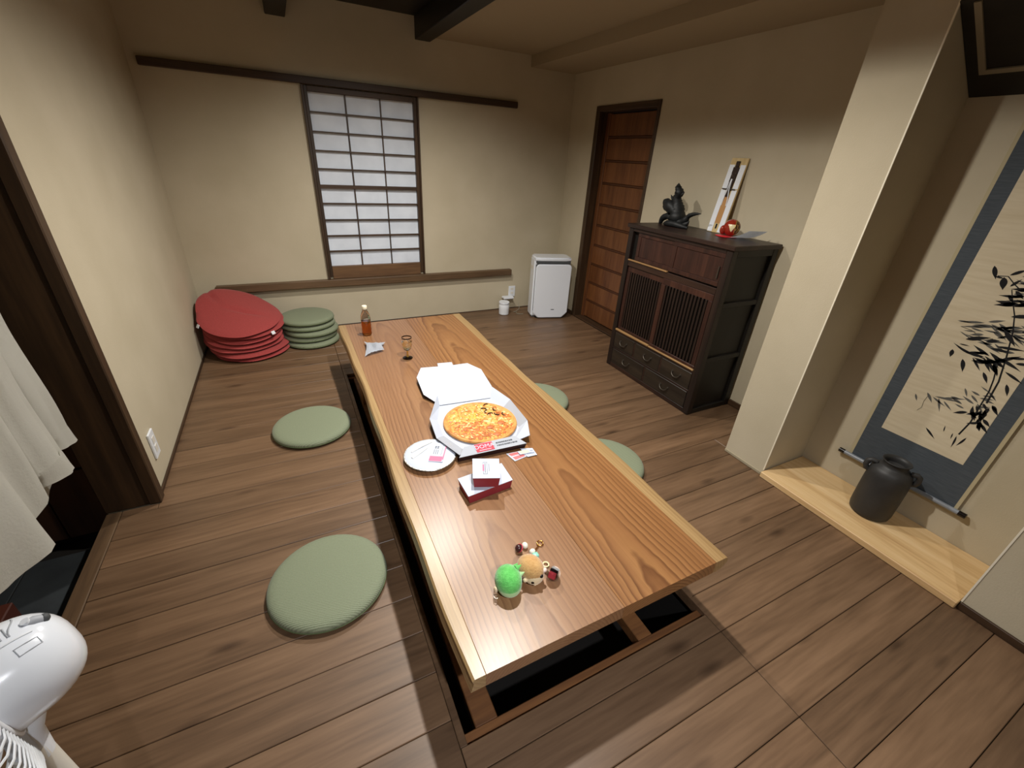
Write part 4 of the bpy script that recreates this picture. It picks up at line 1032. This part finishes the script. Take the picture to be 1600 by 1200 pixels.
# angles: 0 points to the viewer's right, 90 up
dark = [(.684, 1.225, -65, .055, .018), (.640, 1.19, -70, .05, .026), (.628, 1.20, 40, .05, .014), (.64, 1.185, 175, .03, .008), (.61, 1.16, 60, .04, .012), (.60, 1.13, -50, .035, .012), (.585, 1.15, 20, .05, .014),
        (.645, .925, 25, .075, .020), (.665, .87, -75, .035, .018), (.655, .90, 5, .035, .006), (.55, .93, 8, .085, .013), (.53, .89, -12, .09, .015), (.50, .90, 15, .06, .012),
        (.46, .80, -60, .05, .014), (.485, .845, -20, .07, .012)]
rb = random.Random(11)
for _ in range(26): dark.append((rb.gauss(.545, .03), rb.gauss(.87, .022), rb.choice((-35, -55, -20, 10, 30, 195, 160)) + rb.uniform(-12, 12), rb.uniform(.035, .075), rb.uniform(.010, .019)))
for _ in range(24): dark.append((max(.455, rb.gauss(.475, .018)), rb.gauss(.64, .035), rb.choice((-60, -100, -40, 150, 200, 215, 120)) + rb.uniform(-12, 12), rb.uniform(.03, .05), rb.uniform(.010, .017)))
for _ in range(26): dark.append((rb.gauss(.535, .03), rb.gauss(1.13, .06), rb.choice((-35, -55, -20, 20, 40, 200)) + rb.uniform(-12, 12), rb.uniform(.04, .08), rb.uniform(.010, .020)))
for _ in range(16): dark.append((rb.gauss(.50, .025), rb.gauss(1.34, .07), rb.choice((-35, -55, -20, 20, 40, 200)) + rb.uniform(-12, 12), rb.uniform(.04, .08), rb.uniform(.010, .020)))
dark += [(.50, .52, -80, .06, .008), (.47, .53, -100, .055, .009), (.515, .525, -85, .03, .005), (.605, .50, -35, .06, .011), (.545, .515, 100, .03, .005)]
bm = bmesh.new()
for y, z, a, l_, w_ in dark: leafshape(bm, min(max(y, .46), .70), z, a, l_, w_, rb.uniform(-.12, .05))
stroke(bm, [(.497, .53), (.487, .60), (.490, .68), (.492, .75), (.500, .80), (.515, .86)], .0030, .0022)
stroke(bm, [(.478, .70), (.484, .80), (.505, .90), (.530, 1.00), (.552, 1.06), (.585, 1.12), (.60, 1.15)], .0032, .0014)
stroke(bm, [(.64, .885), (.60, .875), (.56, .87)], .0018, .0022); stroke(bm, [(.66, 1.19), (.63, 1.195), (.60, 1.17), (.57, 1.15)], .0016, .002)
stroke(bm, [(.455, 1.18), (.47, 1.30), (.50, 1.42)], .0035, .0015)
obj('ink_leaves', bm, M_ink, pp)
bm = bmesh.new(); grey = [(.665, .655, -45, .05, .013), (.64, .645, -25, .06, .010), (.605, .66, 20, .075, .010), (.62, .65, -65, .065, .010), (.635, .65, 12, .09, .011), (.60, .645, -38, .05, .009), (.70, .99, 10, .05, .007), (.675, .95, -20, .06, .006), (.70, .63, -60, .035, .010), (.56, .965, 30, .05, .006), (.55, 1.0, 15, .06, .011), (.58, 1.41, -30, .06, .012), (.61, 1.43, -80, .04, .003)]
for _ in range(34): grey.append((rb.gauss(.565, .045), rb.gauss(.975, .03), rb.choice((-30, -15, 10, 25, 190)) + rb.uniform(-10, 10), rb.uniform(.04, .085), rb.uniform(.006, .014)))
for _ in range(18): grey.append((rb.gauss(.515, .03), rb.gauss(.70, .03), rb.choice((-30, -45, 10, 25, 170)) + rb.uniform(-10, 10), rb.uniform(.03, .055), rb.uniform(.006, .012)))
for _ in range(20): grey.append((rb.gauss(.51, .03), rb.gauss(1.22, .05), rb.choice((-30, -45, 10, 25, 170)) + rb.uniform(-10, 10), rb.uniform(.03, .065), rb.uniform(.006, .012)))
for y, z, a, l_, w_ in grey: leafshape(bm, min(max(y, .49), .72), z, a, l_, w_, rb.uniform(-.1, .1))
stroke(bm, [(.68, .97), (.64, .965), (.60, .945), (.57, .955)], .001, .0012); stroke(bm, [(.655, .65), (.66, .61), (.655, .58), (.665, .56)], .001, .001)
bmesh.ops.translate(bm, verts=bm.verts[:], vec=(.0004, 0, 0))
obj('grey_ink_leaves', bm, M_inkgrey, pp)

# ------------------------------------------------------------------ shirts in the entry opening
rail = struct('trim_9', (lambda b_: (tube(b_, [(-2.24, 1.2, 1.60), (-.60, 1.2, 1.60)], .012, 10), b_)[1])(bmesh.new()), M_trim)


def shirt(name, label, x0, yc, drop, seed, so=.315, wb=.195):
    t = thing(name, label, 'shirt', (x0, yc, 1.585 - drop))
    rs = random.Random(seed); ph = [rs.uniform(0, 6.28) for _ in range(6)]
    def ring(bm, cy, z, wy, dx_, k, amp, S=56):
        out = []
        for q in range(S):
            a = 2 * PI * q / S
            rip = 1 + amp * (math.sin(5 * a + ph[0] + k * .12) + .6 * math.sin(9 * a + ph[1] - k * .2))
            hem = 0
            out.append(bm.verts.new((x0 + dx_ * math.sin(a) * rip, cy + wy * math.cos(a), z)))
        return out
    def loft(rings):
        for A, B in zip(rings, rings[1:]):
            S = len(A)
            for k in range(S): bm.faces.new((A[k], A[(k + 1) % S], B[(k + 1) % S], B[k]))
    zt = 1.385 - drop; zb = .60 - drop
    bm = bmesh.new(); rg = []
    for k in range(19):
        u = k / 18; z = zt + (zb - zt) * u
        wy = .075 + (wb - .075) * min(1, u / .10) if u < .1 else wb - .01 * min(1, (u - .1) / .3) + .015 * max(0, u - .5) / .5
        dx_ = .022 + .03 * min(1, u / .2) + .008 * u
        r_ = ring(bm, yc, z, wy, dx_, k, .05 + .28 * u)
        if k >= 16:
            for v in r_: v.co.z += .05 * ((v.co.y - yc) / .2) ** 2 * (k - 15) / 3 - .006
        rg.append(r_)
    loft(rg); bm.faces.new(rg[0]); bmesh.ops.solidify(bm, geom=bm.faces[:], thickness=.0015)
    obj('body', bm, M_linen, t, smooth=70)
    for s_ in (1, -1):
        bm = bmesh.new(); rg = []
        for k in range(16):
            u = k / 15; z = (1.345 - drop) + (.655 - drop - (1.345 - drop)) * u
            off = .165 + (so - .165) * min(1, u / .35) + .034 * u
            wy = .075 - .012 * u + .006 * math.sin(9 * u + ph[2]); dx_ = .030 + .006 * math.sin(7 * u + ph[3])
            rg.append(ring(bm, yc + s_ * off, z, wy, dx_, k, .12, 32))
        loft(rg); bm.faces.new(rg[0]); bmesh.ops.solidify(bm, geom=bm.faces[:], thickness=.0015)
        sl_ = obj('sleeve', bm, M_linen, t, smooth=70)
        bm = bmesh.new(); rg = []
        for k in range(4): rg.append(ring(bm, yc + s_ * (so + .034 + .004 * k), .662 - drop - .021 * k, .067 + .003 * k, .034, 15 + k, .06, 32))
        for v in rg[-1] + rg[-2]: v.co.z += .02 * (yc + s_ * (so + .045) - v.co.y) / .07 * s_
        loft(rg); bmesh.ops.solidify(bm, geom=bm.faces[:], thickness=.002); obj('cuff', bm, M_linen, sl_, smooth=70)
    bm = bmesh.new(); tube(bm, [(x0, yc + .065 * math.cos(a), 1.39 - drop + .012 * math.sin(a)) for a in [k * PI / 8 for k in range(9)]], .016, 8); obj('collar', bm, M_linen, t, smooth=60)
    bm = bmesh.new(); tube(bm, [(x0, yc, 1.40 - drop), (x0, yc, 1.52 - drop), (x0, 1.185, 1.58), (x0, 1.20, 1.6145), (x0, 1.215, 1.60)], .003, 8); obj('hanger_hook', bm, M_iron, t, smooth=60)


shirt('linen_shirt', 'white linen shirt hanging at the entry, its cuff nearest the wooden post', -.775, 1.27, 0.0, 1)
shirt('linen_shirt', 'white linen shirt hanging in front of the other, farther from the wooden post', -.675, 1.03, -.075, 5, .255, .205)


# ------------------------------------------------------------------ electric fan in the near left corner
d = Vector((-.80, -.57, -.10)).normalized(); side = Vector((-d.y, d.x, 0)).normalized(); upv = side.cross(d) * 1.0
if upv.z < 0: upv = -upv
t = thing('electric_fan', 'white electric fan seen from behind at the near left corner', 'fan', (-.372, .452, .0))
HC = Vector((-.318, .520, .955))     # rear end of the motor housing
F = Matrix((side, upv, d)).transposed().to_4x4(); F.translation = HC
bm = bmesh.new(); lathe(bm, [(0, 0)] + [(.058 * math.sin(a) ** .75, .058 * (1 - math.cos(a))) for a in [PI / 24 * k for k in range(1, 12)]] + [(.058, .062), (.058, .10), (.056, .112), (.048, .12), (0, .122)], 40, F @ Matrix.Diagonal((1, 1, 1, 1))); hs = obj('motor_housing', bm, M_whiteg, t, smooth=60)
bm = bmesh.new(); tube(bm, [F @ Vector((0, .0395, .011)), F @ Vector((0, .0465, .019)), F @ Vector((0, .0505, .028))], [.0050, .0058, .0030], 12); obj('knob_recess', bm, M_print, hs, smooth=50)
bm = bmesh.new(); ball(bm, F @ Vector((0, .0405, .0115)), .0056, 14, (1, 1, 1)); obj('knob_hole', bm, M_grey, hs, smooth=60)
bm = bmesh.new(); tube(bm, [F @ Vector((.0, .046, .0225)), F @ Vector((.0, .0535, .0235))], .0042, 12); obj('swing_knob', bm, M_white, hs, smooth=50)
bm = bmesh.new(); bm.free()
def onhs(t_, z_, k=1.0):
    c = 1 - z_ / .058; r_ = .058 * (math.sqrt(max(0, 1 - c * c)) ** .75 if c > 0 else 1) * k
    return F @ Vector((r_ * math.cos(R(t_)), r_ * math.sin(R(t_)), z_))
bm = bmesh.new(); tube(bm, [onhs(73, .024 + .004 * k, 1.004) for k in range(7)], .0012, 6); obj('moulded_rib', bm, M_white, hs, smooth=60)
bm = bmesh.new(); tube(bm, [onhs(t_, z_, 1.002) for t_, z_ in ((62, .024), (62, .032), (62, .042), (52, .042), (52, .032), (52, .024))], .0007, 6, closed=True); obj('label_outline', bm, M_print, hs, smooth=60)
bm = bmesh.new(); tube(bm, [onhs(80 + 5 * k, .034 + .004 * math.cos(k * .5), 1.001) for k in range(8)], .0009, 6); obj('moulded_arc', bm, M_print, hs, smooth=60)
for q in range(3):
    bm = bmesh.new(); tube(bm, [onhs(80 + 6 * k, .039 + .005 * q, 1.001) for k in range(4)], .0008, 6); obj('embossed_print', bm, M_print, hs, smooth=60)
bm = bmesh.new(); tube(bm, [F @ Vector((.030 * math.sin(a), .0585 * math.cos(a * .9), .103)) for a in [-.7 + .14 * k for k in range(11)]], .0016, 6); obj('housing_seam', bm, M_offwhite, hs, smooth=60)
# rear guard wires
gz, gr = .090, .170
def guard(r0, z0, zr, n, name, twist):
    bm = bmesh.new()
    for k in range(n):
        a0 = 2 * PI * k / n; P_ = []
        for q in range(7):
            u = q / 6; r1 = r0 + (gr - r0) * (1 - (1 - u) ** 1.25); z_ = z0 + (zr - z0) * u ** 2.2; a = a0 + twist * u
            P_.append(F @ Vector((r1 * math.cos(a), r1 * math.sin(a), z_)))
        tube(bm, P_, .0013, 5, caps=False)
    o = obj(name, bm, M_white, t, smooth=60); o['kind'] = 'stuff'; return o
guard(.058, gz - .006, gz + .055, 64, 'rear_guard_wires', .55)
guard(.040, gz + .125, gz + .068, 64, 'front_guard_wires', -.55)
for nm_, r1, z1, tk in (('guard_rim', gr, gz + .061, .006), ('guard_ring', .13, gz + .012, .0018), ('guard_ring', .060, gz - .006, .003)):
    bm = bmesh.new(); tube(bm, [F @ Vector((r1 * math.cos(2 * PI * k / 56), r1 * math.sin(2 * PI * k / 56), z1)) for k in range(56)], tk, 8, closed=True); obj(nm_, bm, M_white, t, smooth=60)
for k in range(5):
    bm = bmesh.new(); a0 = 2 * PI * k / 5; vg = []
    for i in range(7):
        u = i / 6; r1 = .025 + .135 * u; wa = .30 + .34 * math.sin(PI * min(1, .25 + u * .75))
        vg.append([bm.verts.new(F @ Vector((r1 * math.cos(a0 + wa * (v - .5) * 1.6 + .3 * u), r1 * math.sin(a0 + wa * (v - .5) * 1.6 + .3 * u), gz + .075 + .035 * (v - .5)))) for v in (0, .33, .67, 1)])
    for A, B in zip(vg, vg[1:]):
        for q in range(3): bm.faces.new((A[q], A[q + 1], B[q + 1], B[q]))
    bmesh.ops.solidify(bm, geom=bm.faces[:], thickness=.002); obj('blade', bm, mat('fan_blade', '#dfe4ea', .3) if k == 0 else bpy.data.materials['fan_blade'], t, smooth=60)
bm = bmesh.new(); lathe(bm, [(0, .152), (.028, .153), (.028, .25), (.022, .258), (0, .26)], 24, F); obj('hub', bm, M_white, t, smooth=40)
bm = bmesh.new(); tube(bm, [(-.372, .452, .02), (-.372, .452, .86)], .0165, 20); obj('pole', bm, M_offwhite, t, smooth=50)
bm = bmesh.new(); tube(bm, [(-.372, .452, .84), (-.37, .456, .88), HC + d * .066 - upv * .045], [.0165, .0165, .018], 24); obj('neck', bm, M_white, t, smooth=50)
bm = bmesh.new(); lathe(bm, [(0, .001), (.165, .001), (.17, .008), (.16, .022), (.06, .034), (.03, .05), (0, .05)], 48, Matrix.Translation((-.372, .452, 0))); obj('base', bm, M_white, t, smooth=50)
